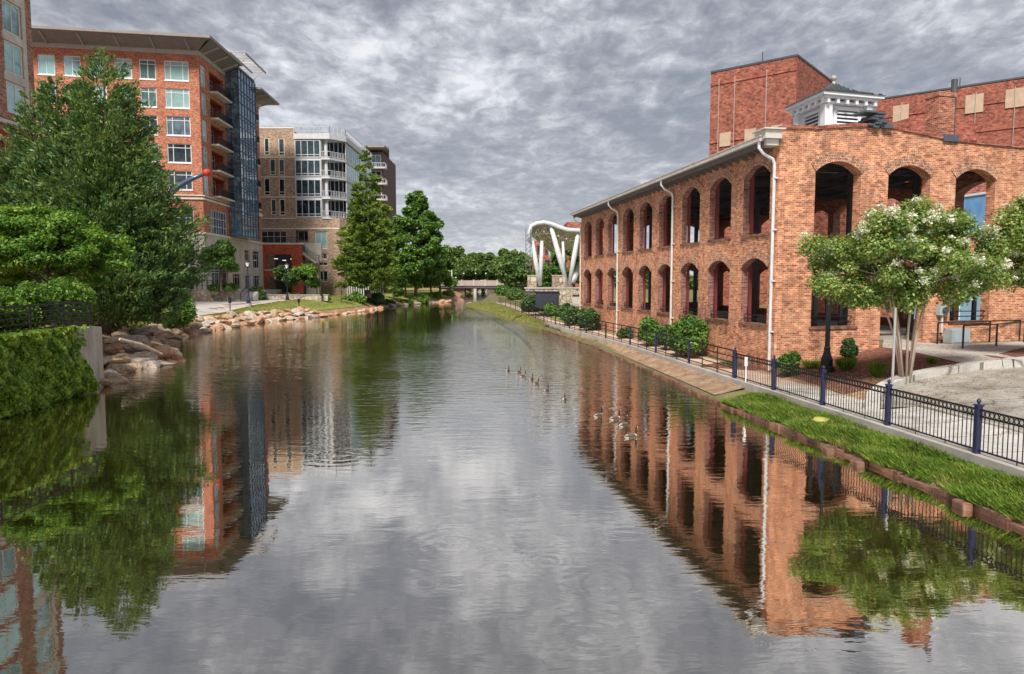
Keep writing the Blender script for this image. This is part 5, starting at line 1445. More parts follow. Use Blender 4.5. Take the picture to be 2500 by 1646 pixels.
def conifer(name, base, leaders, label, leaf, n, ls, seed, tilt=.35, trunk=.3, cat='tree', gaps=.0, aspect=.3, skirt=None, layer=0):
    """leaders: list of (x, y, z0, top, radius fn exponent, R)"""
    rng = np.random.default_rng(seed)
    o = thing(name, tuple(base), label, cat)
    Cs, Us, Vs = [], [], []
    tot = sum(l[5]**1.5*(l[3]-l[2]) for l in leaders)
    mb = MB()
    for (lx, ly, z0, zt, ex, Rm) in leaders:
        k = int(n*Rm**1.5*(zt-z0)/tot)
        nb_ = max(40, int(k/85))
        h = 1-np.sqrt(rng.uniform(0, 1, nb_)); h = np.clip(h*1.02, 0, .995)
        if layer: h = np.clip(np.round(h*layer)/layer+rng.normal(0, .022, nb_), 0, .99)
        ang = rng.uniform(0, 2*np.pi, nb_)
        prof_ = (1-h)**ex*(1-.35*np.exp(-(h/.08)**2)*(1 if skirt is None else skirt))
        L = Rm*np.clip(prof_, .03, None)*rng.uniform(.84, 1.08, nb_)
        lob = 1+.14*np.sin(ang*3+h*9+seed)+.08*np.sin(ang*5-h*21)
        L = L*lob
        bi_ = rng.choice(nb_, k, p=L/L.sum()); t = rng.uniform(.0, 1, k)**.55
        t = .25+.75*t
        r = L[bi_]*t
        spread = .16*L[bi_]*(1.15-t)+.05
        a = ang[bi_]; zz = z0+h[bi_]*(zt-z0)+r*tilt*(.6+.6*h[bi_])+rng.normal(size=k)*spread*.55
        px_ = lx+np.cos(a)*r+rng.normal(size=k)*spread; py_ = ly+np.sin(a)*r+rng.normal(size=k)*spread
        C = np.stack([px_, py_, np.minimum(zz, zt+.1)], 1)
        D = np.stack([np.cos(a), np.sin(a), np.full(k, tilt+.25)], 1)+rng.normal(size=(k, 3))*.6
        D /= np.linalg.norm(D, axis=1, keepdims=True)
        W = np.cross(D, unit(rng, k)); W /= np.linalg.norm(W, axis=1, keepdims=True)+1e-9
        s = rng.uniform(.6, 1.4, (k, 1))
        Cs.append(C); Us.append(D*ls*s); Vs.append(W*ls*aspect*s)
        mb.tube([(lx, ly, max(z0, base[2]-.2)), (lx, ly, lerp(z0, zt, .5)), (lx, ly, zt-.3)], [trunk*Rm/max(l_[5] for l_ in leaders), trunk*.3, .015], 8)
        for i in range(0, min(nb_, 60)):
            e = (lx+math.cos(ang[i])*L[i]*.8, ly+math.sin(ang[i])*L[i]*.8, z0+h[i]*(zt-z0)+L[i]*.8*tilt)
            mb.tube([(lx, ly, z0+h[i]*(zt-z0)), e], [.05+trunk*.12*(1-h[i]), .02], 4)
    leafmesh('crown', np.concatenate(Cs), np.concatenate(Us), np.concatenate(Vs), leaf, o, .15)
    mb.tube([base, (base[0], base[1], base[2]+1.2)], [trunk*1.3, trunk], 8)
    mb.build('trunk', M_bark, o, smooth=True, uv=False)
    return o
# the big conifer on the left bank
YT = 42
def px_r(px, py, Y): return P(px, py, Y)
b0 = P(262, 780, YT); bz = zleft(b0.x, YT)
Rm_ = size(240, 700, YT, 226)
conifer('conifer_tree', (b0.x, YT, bz), [(P(258, 300, YT).x, YT, bz+.25, P(264, 116, YT).z, .66, Rm_*.92),
        (P(150, 300, YT).x, YT-.3, bz+3, P(146, 148, YT).z, .68, Rm_*.58), (P(200, 300, YT).x, YT+.4, bz+5, P(180, 158, YT).z, .7, Rm_*.45), (P(312, 400, YT).x, YT-.5, bz+2, P(314, 215, YT).z, .7, Rm_*.36),
        (P(85, 400, YT).x, YT, bz+2, P(78, 215, YT).z, .6, Rm_*.55), (P(385, 600, YT).x, YT-.5, bz+.6, P(382, 455, YT).z, .5, Rm_*.34), (P(30, 400, YT).x, YT-.5, bz, P(22, 330, YT).z, .6, Rm_*.55)],
        'huge dark green many tipped conifer towering over the left bank', L_conifer, 260000, .12, 5, tilt=.55, trunk=.42, aspect=.34)
bp = P(418, 770, 55); bush('conifer_shrub', (bp.x, 55, zleft(bp.x, 55)-.3), (2.5, 2.2, 4.2), 'rounded bright green conifer shrub at the right foot of the huge conifer', L_hedge, 15000, .13, 51, nb=20)
# bright maple in front
bm_ = P(95, 740, 32)
for (px, py, rpx, top, bot, Y, sd_, lab) in ((120, 0, 190, 500, 725, 33, 61, 'spreading bright green maple in front of the huge conifer'),):
    rad = size(px, 600, Y, rpx); x = P(px, 600, Y).x
    o = tree('maple_tree', (x, Y, 2.2), P(px, top, Y).z, rad, P(px, bot, Y).z, lab, L_maple, 62000, .085, sd_, nb=130, trunk=.10, sub=.24, ry=3.4, flat_=.36, limbn=14, shell=.5)
for i, (px, top, wpx, Y, lab, leaf) in enumerate(((185, 684, 70, 29.6, 'round clipped bright hedge shrub behind the end of the left railing', L_hedge), (80, 686, 85, 28.0, 'broad bright green shrub behind the middle of the left railing', L_hedge), (5, 705, 80, 26.5, 'bright green shrub behind the railing at the left edge', L_hedge))):
    x = P(px, 740, Y).x; z = 2.3; w = size(px, 740, Y, wpx)
    bush('hedge_shrub', (x-.5, Y, z), (w, 1.2, P(px, top, Y).z-z), lab, leaf, 13000, .07, 70+i, nb=20, group='shrubs behind the left railing')
# ivy wall
iv = thing('ivy_wall', (-16.1, 27.8, 0), 'concrete canal wall smothered in bright green ivy at the lower left', 'wall')
def ivx(y): return xwl(y)
mb = MB()
for a, b in zip([-30, -15, 0, 8, 16, 24, 27.2], [-15, 0, 8, 16, 24, 27.2, 28.0]):
    mb.hexa([(ivx(a), a, -.8), (ivx(b), b, -.8), (ivx(b)-.4, b, -.8), (ivx(a)-.4, a, -.8), (ivx(a), a, 2.42), (ivx(b), b, 2.42), (ivx(b)-.4, b, 2.42), (ivx(a)-.4, a, 2.42)])
mb.hexa([(ivx(28), 28.0, -.8), (ivx(28), 28.35, -.8), (-26, 28.35, -.8), (-26, 28.0, -.8), (ivx(28), 28.0, 2.42), (ivx(28), 28.35, 2.42), (-26, 28.35, 2.42), (-26, 28, 2.42)])
mb.build('wall', mottled('stained_concrete', [(.3, (.24, .19, .15)), (.5, (.42, .38, .33)), (.72, (.55, .51, .46))], .9, .85, 8, .3, stretch=(1, 1, .35)), iv, bevel=.04)
rng = np.random.default_rng(9); n = 62000
y = rng.uniform(12, 26.9, n); z = rng.uniform(.06, 2.52, n)
edge = 26.3+.6*np.sin(z*2.7)+.35*np.sin(z*7+1)-.15*z+.5*rng.normal(size=n)
k = y < edge; y, z = y[k], z[k]; n = len(y)
xw_ = np.array([ivx(a) for a in y])
lump = .16+.13*np.sin(y*1.7+z*2.3)+.10*np.sin(y*4.1-z*3.2)+.06*np.sin(z*9+y*7)
xo = xw_+np.clip(lump, .03, 1)*(1.1-.12*z)+rng.uniform(-.06, .06, n)+.03
drop = z+0.0
hole = (np.sin(y*2.9+z*1.3)+np.sin(y*1.1-z*3.7)+rng.normal(size=n)*.5) > -1.5
xo = np.where(hole, xo, xw_+.03)
C = np.stack([xo, y, drop], 1); nr = np.stack([np.ones(n), rng.normal(size=n)*.5, .55+rng.normal(size=n)*.45], 1); nr /= np.linalg.norm(nr, axis=1, keepdims=True)
D = np.stack([rng.normal(size=n)*.3, rng.normal(size=n)*.8, -.9*np.ones(n)], 1); D -= nr*np.sum(D*nr, 1, keepdims=True); D /= np.linalg.norm(D, axis=1, keepdims=True)
s = rng.uniform(.45, 1.6, (n, 1))
n2 = 9000; y2 = rng.uniform(12, 26.4, n2); C2 = np.stack([np.array([ivx(a) for a in y2])-rng.uniform(-.1, .55, n2), y2, 2.42+rng.uniform(0, .14, n2)], 1)
U2, V2 = rand_leaves(rng, C2, .075, .055, 1)
leafmesh('ivy', np.concatenate([C, C2]), np.concatenate([D*.075*s, U2]), np.concatenate([np.cross(nr, D)*.06*s, V2]), L_ivy, iv, .2)
# left railing
rl = thing('left_railing', (-16.2, 27, 2.42), 'black pipe railing of five bars on top of the ivy wall', 'railing')
ra = [Vector((ivx(y_)-.22, y_, 2.42)) for y_ in (8, 14, 20, 25, 27.85)]+[Vector((-19.5, 28.2, 2.42))]
mb = MB()
for k in (.17, .37, .57, .77, .97):
    for a, b in zip(ra, ra[1:]): mb.bar(a+Vector((0, 0, k)), b+Vector((0, 0, k)), .045 if k < .9 else .06)
mb.build('rail', M_dark, rl)
for y_ in (12, 14, 16, 18, 20, 22, 24, 26, 27.85):
    mb = MB(); mb.bar((ivx(y_)-.22, y_, 2.4), (ivx(y_)-.22, y_, 3.42), .06); mb.build('post', M_dark, rl)
mb = MB(); mb.bar((-19.5, 28.2, 2.4), (-19.5, 28.2, 3.42), .06); mb.build('post', M_dark, rl)
# ------------------------------------------------------------------ trees further along
def ptree(name, px, base_py, top_py, wpx, Y, label, leaf, n, ls, seed, cbot=None, fn=None, **k):
    b = P(px, base_py, Y); z = fn(b.x, Y) if fn else b.z
    return tree(name, (b.x, Y, z), P(px, top_py, Y).z, size(px, 600, Y, wpx/2), P(px, cbot, Y).z if cbot else z+1.5, label, leaf, n, ls, seed, **k)
ptree('young_tree', 540, 700, 566, 84, 87, 'young bushy green tree on the terrace in front of the orange block', L_oak, 12000, .2, 11, cbot=678, trunk=.12, sub=.36, nb=22, egg=.35, fn=lambda x, y: 3.1)
bush('planter_shrub', (P(548, 700, 88).x, 88.2, 3.1), (2.6, .8, 1.0), 'low green planting at the foot of the young terrace tree', L_shrub, 3500, .16, 12)
ptree('young_tree', 700, 725, 655, 62, 98, 'small dark green tree hiding the garage opening', L_dark, 8000, .22, 13, cbot=702, fn=zleft, trunk=.1, nb=16, sub=.42)
ptree('young_tree', 752, 725, 648, 58, 99, 'small bright green tree below the concrete stair', L_hedge, 8000, .22, 14, cbot=698, fn=zleft, trunk=.1, nb=16, sub=.42)
for i, (px, py, w, h, Y, leaf, lab) in enumerate(((628, 718, 26, 34, 95.5, L_dark, 'round dark evergreen shrub beside the terrace steps'), (665, 718, 36, 14, 98, L_shrub, 'low flowering planting behind the low stone wall'), (720, 722, 22, 16, 98, L_dark, 'spiky grey green plant beside the middle lamp post'), (790, 722, 26, 16, 98, L_shrub, 'low shrub at the right end of the low stone wall'))):
    p = P(px, py, Y); bush('garden_shrub', (p.x, Y, zleft(p.x, Y)), (size(px, py, Y, w), 1.2, size(px, py, Y, h)), lab, leaf, 3500, .17, 80+i)
# bald cypress
YY = 112; b = P(898, 712, YY)
conifer('cypress_tree', (b.x, YY, 1.7), [(b.x, YY, 3.6, P(897, 352, YY).z, .72, size(895, 600, YY, 80)), (P(935, 600, YY).x, YY-1, 3.0, P(930, 480, YY).z, .8, size(895, 600, YY, 44))],
        'tall feathery cypress tree rising before the tan flats on the left bank', L_cypress, 42000, .31, 21, tilt=.05, trunk=.45, aspect=.34, layer=24)
ptree('oak_tree', 1015, 735, 462, 160, 146, 'tall dark oak tree right of the cypress on the left bank', L_oak, 36000, .4, 22, cbot=716, fn=zleft, nb=150, trunk=.3, sub=.15, egg=.45)
ptree('oak_tree', 990, 735, 570, 96, 138, 'round blue green tree in front of the tall oak', L_oak, 15000, .33, 23, cbot=722, fn=zleft, nb=60, trunk=.2, sub=.22)
ptree('oak_tree', 1052, 725, 590, 100, 160, 'bushy green tree nearest the water right of the tall oak', L_oak, 16000, .32, 24, cbot=724, fn=zleft, nb=60, trunk=.2, sub=.22)
ptree('oak_tree', 960, 735, 635, 64, 128, 'small light green tree between the cypress and the oak', L_hedge, 9000, .29, 25, cbot=730, fn=zleft, nb=18, trunk=.15)
ptree('young_tree', 833, 730, 690, 36, 101, 'slim young tree with dark trunk beneath the cypress left side', L_cypress, 3500, .24, 26, cbot=702, fn=zleft, nb=10, trunk=.08)
for i, (px, py, w, h, lab, leaf) in enumerate(((868, 738, 36, 24, 'mounded rose shrub at the left end of the promenade bed', L_shrub), (912, 742, 40, 26, 'reddish green mounded shrub below the cypress', L_dark), (946, 744, 30, 14, 'low shrub at the rocks right of the cypress', L_dark), (990, 742, 24, 12, 'low green shrub under the oak by the rocks', L_shrub), (1030, 738, 26, 16, 'pale green shrub on the far left bank near the rocks', L_hedge), (1066, 728, 26, 16, 'yellow green shrub on the bank left of the road bridge', L_maple), (1095, 722, 22, 14, 'dry yellow green shrub closest to the road bridge', L_dry))):
    p = Lf(px, py); bush('bank_shrub', (p.x, p.y, p.z-.1), (size(px, py, p.y, w), 2.0, size(px, py, p.y, h)), lab, leaf, 3500, .2, 90+i, group='shrubs along the far left bank')
far = ((1075, 600, 90, 175, 'dark leafy tree left of the far pole'), (1115, 602, 60, 262, 'thin topped tree behind the left end of the road bridge'), (1135, 628, 70, 256, 'round bright tree behind the road bridge'), (1162, 618, 60, 285, 'mid green tree far behind the middle of the bridge'), (1185, 614, 66, 270, 'mid green tree behind the white car'), (1238, 605, 84, 262, 'big round tree at the right end of the road bridge'), (1266, 625, 70, 225, 'dark green tree left of the stage canopy'), (1258, 622, 100, 175, 'broad olive tree left of the stage canopy front'), (1292, 632, 60, 240, 'tree behind the left leg of the stage canopy'), (1060, 618, 80, 290, 'faint tree far behind the left bank'), (1248, 650, 60, 222, 'low bushy tree right of the road bridge'))
for i, (px, top, w, Y, lab) in enumerate(far):
    x = P(px, 700, Y).x
    tree('leafy_tree', (x, Y, 1.0), P(px, top, Y).z, size(px, 600, Y, w/2), 2.0, lab, L_far if i % 3 else L_oak, 11000, .0022*Y+.12, 200+i, nb=34, trunk=.3, group='trees closing the view beyond the road bridge', sub=.3)
for i, (px, top, w, Y) in enumerate(((1352, 612, 60, 100), (1400, 600, 60, 104), (1440, 606, 60, 98), (1322, 640, 44, 96))):
    x = P(px, 700, Y).x
    tree('leafy_tree', (x, Y, 1.5), P(px, top, Y).z, size(px, 600, Y, w/2), 2.4, ['green tree seen between the stage canopy legs', 'green tree behind the right V leg of the stage canopy', 'green tree behind the far corner of the mill', 'small green tree behind the left V leg of the stage canopy'][i], L_oak, 8000, .3, 230+i, nb=24, trunk=.22, group='trees behind the stage')
# wood behind everything, reads as one mass
rng = np.random.default_rng(77); n = 60000
t = rng.uniform(0, 1, n); X = lerp(-150, 190, t); Yw = 330+40*np.sin(X*.05)+rng.uniform(-10, 10, n)
hh = 10+5*np.sin(X*.13)+3*np.sin(X*.37+1)+2*np.sin(X*.9)
C = np.stack([X, Yw, 1+hh*rng.uniform(0, 1, n)**.8+rng.normal(size=n)*.5], 1); U, V = rand_leaves(rng, C, .8, .5, .3)
tag(leafmesh('wood', C, U, V, L_far, None), 'far off line of trees closing the horizon', 'woodland', kind='stuff')
# ------------------------------------------------------------------ right bank planting
def rbush(px, py, wpx, hpx, leaf, n, ls, seed, lab, name='evergreen_shrub', dy=0, grp='shrubs along the foot of the mill', ry=None, nb=16, Y=None):
    p = R(px, py)
    if Y: p = P(px, py, Y); p.z = zright(p.x, Y)
    w = size(px, py, p.y, wpx/2)
    return bush(name, (p.x, p.y+dy, p.z), (w, ry or w*.8, size(px, py, p.y, hpx)), lab, leaf, n, ls, seed, group=grp, nb=nb)
def mbush(px, top, wpx, off, leaf, n, ls, seed, lab, name='evergreen_shrub'):
    u = ML.s(px, 700); p = ML.pt(u, 0, off); p.z = zright(p.x, p.y)
    w = size(px, 700, p.y, wpx/2)
    return bush(name, tuple(p), (min(w, .95), w*1.5, P(px, top, p.y).z-p.z), lab, leaf, n, ls, seed, group='shrubs along the foot of the mill', nb=26)
mbush(1418, 737, 54, .9, L_dark, 9000, .13, 101, 'left half of dark evergreen clump at the far end of the mill')
mbush(1470, 743, 60, .9, L_dark, 11000, .12, 102, 'right half of dark evergreen clump at the far end of the mill')
mbush(1622, 768, 60, .85, L_shrub, 11000, .10, 103, 'mid green evergreen shrub, left of the three under the mill windows')
mbush(1668, 785, 54, .85, L_dark, 9000, .09, 104, 'darker evergreen shrub, middle of the three under the mill windows')
mbush(1730, 764, 100, .95, L_shrub, 18000, .085, 105, 'largest evergreen shrub left of the white downpipe')
mbush(1820, 885, 70, .5, L_dark, 5000, .06, 113, 'low strip of groundcover under the white downpipe', 'groundcover')
mbush(1550, 800, 40, .6, L_dark, 5000, .08, 114, 'low groundcover between path and mill shrubs', 'groundcover')
rbush(1925, 893, 66, 66, L_shrub, 5000, .075, 106, 'small leafy shrub at the mill corner right of the downpipe', Y=26.4)
rbush(2070, 882, 52, 60, L_dark, 5000, .075, 107, 'upright small dark shrub between lamp post and flowering tree')
rbush(1345, 770, 40, 38, L_hedge, 5000, .15, 108, Y=72, lab= 'bright green shrub beside the lawn before the stage', grp='shrubs before the stage')
rbush(1310, 752, 90, 38, L_dark, 9000, .16, 109, Y=84, lab= 'dark low shrub in front of the stage wall', grp='shrubs before the stage')
rbush(1378, 757, 56, 26, L_dark, 5000, .15, 110, Y=70, lab= 'low round shrub at the foot of the stage wall', grp='shrubs before the stage')
rbush(1262, 732, 60, 26, L_shrub, 6000, .2, 111, 'green shrub mass at the far end of the path', grp='shrubs before the stage')
rbush(1232, 722, 60, 30, L_oak, 6000, .25, 112, 'shrub below the right end of the road bridge', grp='shrubs before the stage')
rbush(2475, 826, 50, 40, L_hedge, 4000, .08, 115, 'light green shrub behind the ramp handrail', dy=1.2)
def tuft(px, py, wpx, hpx, n, seed, lab, leaf=L_grass):
    p = R(px, py); rng = np.random.default_rng(seed); o = thing('grass_tuft', tuple(p), lab, 'plant', 'grass tufts in the mulch bed')
    h = size(px, py, p.y, hpx); r = size(px, py, p.y, wpx/2)
    a = rng.uniform(0, 6.283, n); q = rng.uniform(0, 1, n)**.6; hh_ = h*rng.uniform(.5, 1, n)
    bx_, by_ = np.cos(a)*q*r*.3, np.sin(a)*q*r*.3; D = np.stack([np.cos(a)*q*r*.8, np.sin(a)*q*r*.8, hh_], 1)
    C = np.stack([p.x+bx_+D[:, 0]/2, p.y+by_+D[:, 1]/2, p.z+D[:, 2]/2], 1); W = np.cross(D, unit(rng, n)); W /= np.linalg.norm(W, axis=1, keepdims=True)
    leafmesh('blades', C, D/2, W*.012, leaf, o)
tuft(2065, 905, 52, 34, 900, 121, 'spiky green grass tuft beside the lamp base')
tuft(2142, 922, 46, 42, 900, 122, 'taller spiky grass tuft left of the grey sign post')
tuft(1985, 900, 60, 24, 600, 123, 'low grass tuft left of the lamp base')
tuft(2275, 888, 26, 16, 300, 124, 'tiny grass tuft in the mulch right of the flowering tree')
# crape myrtle
def myrtle(px, py, top, cpx, wpx, cbot, Y, lab, seed, n, nfl, ntr=6, show=True):
    rng = np.random.default_rng(seed); b = P(px, py, Y); b.z = zright(b.x, Y)+.03
    o = thing('crape_myrtle', tuple(b), lab, 'tree', 'white flowering crape myrtles')
    c = P(cpx, (top+cbot)/2, Y); Rx = size(cpx, 600, Y, wpx/2); Rz = (P(cpx, top, Y).z-P(cpx, cbot, Y).z)/2
    nb_ = 120; d = unit(rng, nb_); d[:, 2] = d[:, 2]*.9+.05
    p = d*rng.uniform(.35, .88, (nb_, 1)); p[:, 2] -= .30*(p[:, 0]**2)-.05
    cen = np.array(c)+p*np.array((Rx, Rx*.62, Rz)); rd = rng.uniform(.12, .27, nb_)*Rz*1.1
    C, dd_ = clump_leaves(rng, cen, rd, n, .75, .45); U, V = rand_leaves(rng, C, .052, .03, .3, dd_, .5)
    leafmesh('crown', C, U, V, L_myrtle, o)
    sel = rng.choice(len(cen), nfl); fc_, fu, fv = [], [], []
    C3 = []
    for i in sel:
        dr = unit(rng, 1)[0]; dr[2] = abs(dr[2])*.8; dr[1] = -abs(dr[1]) if rng.uniform() < .7 else dr[1]
        cc = cen[i]+dr*rd[i]*1.02; s_ = rng.uniform(.05, .15)
        C3.append(cc+rng.normal(size=(70, 3))*np.array((s_, s_, s_*.75))*.62)
    C3 = np.concatenate(C3); U, V = rand_leaves(rng, C3, .034, .028, .3); leafmesh('blossom', C3, U, V, L_flower, o)
    idx = rng.choice(len(C), 2200); Cr = C[idx]+rng.normal(size=(2200, 3))*.03; U, V = rand_leaves(rng, Cr, .05, .03, .3); leafmesh('new_leaves', Cr, U, V, L_rust, o)
    mb = MB()
    for i in range(ntr):
        a = 2*math.pi*i/ntr+.4; r0 = .11
        p0 = b+Vector((math.cos(a)*r0, math.sin(a)*r0*.8, -.1))
        tx = c.x+math.cos(a)*Rx*(.30+.16*(i % 2)); ty = c.y+math.sin(a)*Rx*.25; tz = c.z-Rz*.1
        m1 = Vector((lerp(p0.x, tx, .2)+.03*math.sin(i*5), lerp(p0.y, ty, .16), lerp(p0.z, tz, .42))); m2 = Vector((lerp(p0.x, tx, .5), lerp(p0.y, ty, .5), lerp(p0.z, tz, .78)))
        mb.tube([p0, m1, m2, (tx, ty, tz)], [.042, .034, .028, .016], 8)
        for k in range(5):
            j = int(rng.integers(len(cen))); e = Vector(cen[j])
            if (e-m2).length < Rx*.9: mb.tube([m2, m2.lerp(e, .5)+Vector((0, 0, .1)), e], [.018, .012, .006], 5)
    mb.build('trunk', M_barkpale, o, smooth=True, uv=False)
    return o
myrtle(2212, 897, 478, 2208, 545, 788, 22.6, 'large multi stemmed crape myrtle with white blossoms before the mill', 131, 62000, 210, ntr=9)
myrtle(2570, 900, 455, 2545, 340, 730, 24.5, 'second crape myrtle with white blossoms cut by the right edge', 132, 36000, 70)
rng = np.random.default_rng(66); m_ = P(2205, 900, 22.6); n = 2600
qx = m_.x+rng.normal(size=n)*1.9; qy = m_.y+rng.normal(size=n)*1.7; C = np.array([(a, b, zright(a, b)+.055) for a, b in zip(qx, qy)]); U, V = rand_leaves(rng, C, .018, .014, 6)
tag(leafmesh('fallen_petals', C, U, V, L_flower, None), 'white petals scattered on mulch and concrete below the flowering tree', 'petals', kind='stuff')
n = 2200; qx = rng.uniform(9.5, 22, n); qy = rng.uniform(16, 29, n); C = np.array([(a, b, zright(a, b)+.05) for a, b in zip(qx, qy)]); C = C[np.array([a > xf(b)+.2 for a, b, c in C])]; U, V = rand_leaves(rng, C, .035, .02, 6)
tag(leafmesh('fallen_leaves', C, U, V, L_rust, None), 'dry brown leaves scattered over the path and driveway', 'leaves', kind='stuff')
# ------------------------------------------------------------------ long grass on the near right bank
rng = np.random.default_rng(31); n = 85000
y = 4+rng.uniform(0, 1, n)**.8*20.0
a = np.array([xwr(v)+.07+.08*math.sin(v*2.3)+.05*math.sin(v*5.1) for v in y]); b_ = np.array([xf(v)-.17 for v in y]); f = rng.uniform(0, 1, n)
x = a+(b_-a)*f; z = .10+.29*f**.8
hgt = rng.uniform(.07, .21, n)*(1-.15*f)*(.7+.5*np.sin(x*3+y*1.3)**2)*np.clip((24.3-y)/.8, .2, 1)
D = np.stack([rng.normal(size=n)*.5-.35, rng.normal(size=n)*.55, np.ones(n)], 1)*hgt[:, None]
C = np.stack([x, y, z], 1)+D/2; W = np.cross(D, unit(rng, n)); W /= np.linalg.norm(W, axis=1, keepdims=True)
g_ = leafmesh('tall_grass', C, D/2, W*.011, L_grass, None); tag(g_, 'bright green unmown grass strip between kerb and fence', 'grass', kind='stuff')
def f0(rng, n):
    y = 4+rng.uniform(0, 1, n)**.8*20.0; f = rng.beta(.7, 1.3, n); x = np.array([lerp(xwr(b)+.08, xf(b)-.17, a) for a, b in zip(f, y)])
    k = (np.sin(x*7+y*1.9)+np.sin(y*3.3)) > -.2
    return np.stack([x, y, .10+.29*f**.8], 1)[k]
def lawnblades(name, lab, fnp, n, h, seed, leaf, w=.02):
    rng = np.random.default_rng(seed); C = fnp(rng, n); n = len(C)
    D = np.stack([rng.normal(size=n)*.4, rng.normal(size=n)*.4, np.ones(n)], 1)*(h*rng.uniform(.4, 1, n))[:, None]
    W = np.cross(D, unit(rng, n)); W /= np.linalg.norm(W, axis=1, keepdims=True)
    tag(leafmesh(name, C+D/2, D/2, W*w, leaf, None), lab, 'grass', kind='stuff')
lawnblades('weeds', 'yellowed and brown weeds mixed into the bright grass strip by the kerb', f0, 14000, .2, 34, L_weed, .009)
def f1(rng, n):
    y = rng.uniform(60.5, 128, n); f = rng.uniform(0, 1, n)
    x = np.array([lerp(xwr(b)+.3, xf(b)-.2, a) for a, b in zip(f, y)])
    return np.stack([x, y, np.array([zright(a, b)+.03+.1*math.sin(c*math.pi) for a, b, c in zip(x, y, f)])], 1)
lawnblades('bank_grass', 'rough yellow green grass slope between far railing and water', f1, 16000, .22, 32, L_dry, .03)
def f2(rng, n):
    y = rng.uniform(50, 116, n); f = rng.uniform(0, 1, n)
    x = np.array([lerp(xwl(b)-2.2, interp([(49, -29.5), (60, -28.0), (66, -28.6), (78, -29.0), (118, -29.3)], b), a) for a, b in zip(f, y)])
    return np.stack([x, y, np.array([zleft(a, b)+.05 for a, b in zip(x, y)])], 1)
lawnblades('lawn_grass', 'sunlit mown lawn above the boulders on the left bank', f2, 22000, .13, 33, L_dry, .03)
# ------------------------------------------------------------------ boulders
def boulder_mesh(seed, mt):
    bm = bmesh.new(); bmesh.ops.create_icosphere(bm, subdivisions=3, radius=1); r = random.Random(seed)
    planes = []
    for i in range(15):
        v = Vector((r.gauss(0, 1), r.gauss(0, 1), r.gauss(0, 1))).normalized(); planes.append((v, r.uniform(.55, .85)))
    sx, sy, sz = r.uniform(.9, 1.35), r.uniform(.7, 1), r.uniform(.38, .58)
    for v in bm.verts:
        p = v.co.copy()
        for n_, d in planes:
            t = p.dot(n_)-d
            if t > 0: p -= n_*t*.94
        p += Vector((math.sin(p.y*9+seed), math.sin(p.z*8+1), math.sin(p.x*10+2)))*.018
        v.co = Vector((p.x*sx, p.y*sy, p.z*sz))
    me = bpy.data.meshes.new('boulder'); bm.to_mesh(me); bm.free(); me.materials.append(mt)
    me.polygons.foreach_set('use_smooth', [False]*len(me.polygons))
    return me
BM_ = {c: [boulder_mesh(i+k*10, mt) for i in range(7)] for k, (c, mt) in enumerate((('rust coloured', M_rust), ('cream coloured', M_creamr), ('grey', M_greyr)))}
rr = random.Random(44)
def boulder(x, y, z, s, lab, grp, col=None):
    col = col or rr.choice(['rust coloured', 'rust coloured', 'cream coloured', 'cream coloured', 'grey'])
    o = bpy.data.objects.new('boulder', rr.choice(BM_[col])); COL.objects.link(o)
    o.location = (x, y, z); o.scale = (s*rr.uniform(.85, 1.2), s*rr.uniform(.85, 1.2), s*rr.uniform(.8, 1.1))
    o.rotation_euler = (rr.uniform(-.3, .3), rr.uniform(-.3, .3), rr.uniform(0, 6.28))
    tag(o, col+' boulder '+lab, 'boulder', grp)
cnt = 0
def shore(ya, yb):
    pts = []; y = ya
    while y < yb: pts.append((xwl(y), y)); y += .25
    return pts
def walk(ya, yb, spacing, rows, lab, grp, smin, smax, lim):
    global cnt
    last = None; k = 0
    for x, y in shore(ya, yb):
        if last and math.hypot(x-last[0], y-last[1]) < spacing*(.8+.4*rr.random()): continue
        nx_, ny_ = 0, 0
        if last:
            tx, ty = x-last[0], y-last[1]; l = math.hypot(tx, ty); nx_, ny_ = -ty/l, tx/l
        else: nx_, ny_ = -1, 0
        last = (x, y)
        for r_ in range(rows):
            d = r_*smax*1.05+rr.uniform(-.15, .2); px_, py_ = x+nx_*d+rr.uniform(-.2, .2), y+ny_*d
            z = [.08, .45, .8, 1.2][r_]*(1 if y > 40 else 1.1)+rr.uniform(-.1, .1)
            boulder(px_, py_, z, rr.uniform(smin, smax), (['at the waterline ', 'in the middle course ', 'in the top course '][r_] if rows > 1 else '')+(lab(y) if callable(lab) else lab), grp); cnt += 1
            if cnt > lim: return
walk(28.3, 44, .85, 3, lambda y: ['of rocks touching the ivy wall', 'of rocks below the dead branch', 'of rocks under the huge conifer'][min(2, int((y-29)/5))], 'boulders below the conifer', .45, .8, 999)
for px, py, s_ in ((274, 908, .5), (283, 888, .55), (290, 868, .6), (302, 908, .5), (279, 862, .55), (312, 885, .6), (335, 900, .5), (300, 846, .6), (322, 856, .6), (350, 875, .6), (276, 838, .6), (292, 826, .6), (312, 832, .5), (340, 838, .6), (368, 880, .5), (286, 926, .35), (320, 918, .35), (275, 884, .45), (296, 880, .5)):
    p = onterrain(zleft, px, py, 28.6, 60); boulder(p.x, p.y, p.z+.12, s_, 'of rocks beside the ivy wall end', 'boulders below the conifer', rr.choice(['cream coloured', 'cream coloured', 'rust coloured', 'grey']))
walk(44, 86, 1.0, 3, lambda y: 'of the bank '+['under the conifer shrub', 'left of the short path light', 'below the short path light', 'below the nearest lamp post', 'right of the lamp post', 'below the lawn end'][min(5, int((y-44)/7))], 'boulders below the left lawn', .5, .8, 999)
walk(86, 150, 2.0, 1, lambda y: 'at the waterline '+['below the rose shrub', 'below the cypress', 'below the oak', 'past the oak towards the road bridge'][min(3, int((y-86)/16))], 'boulders below the far left trees', .45, .9, 999)
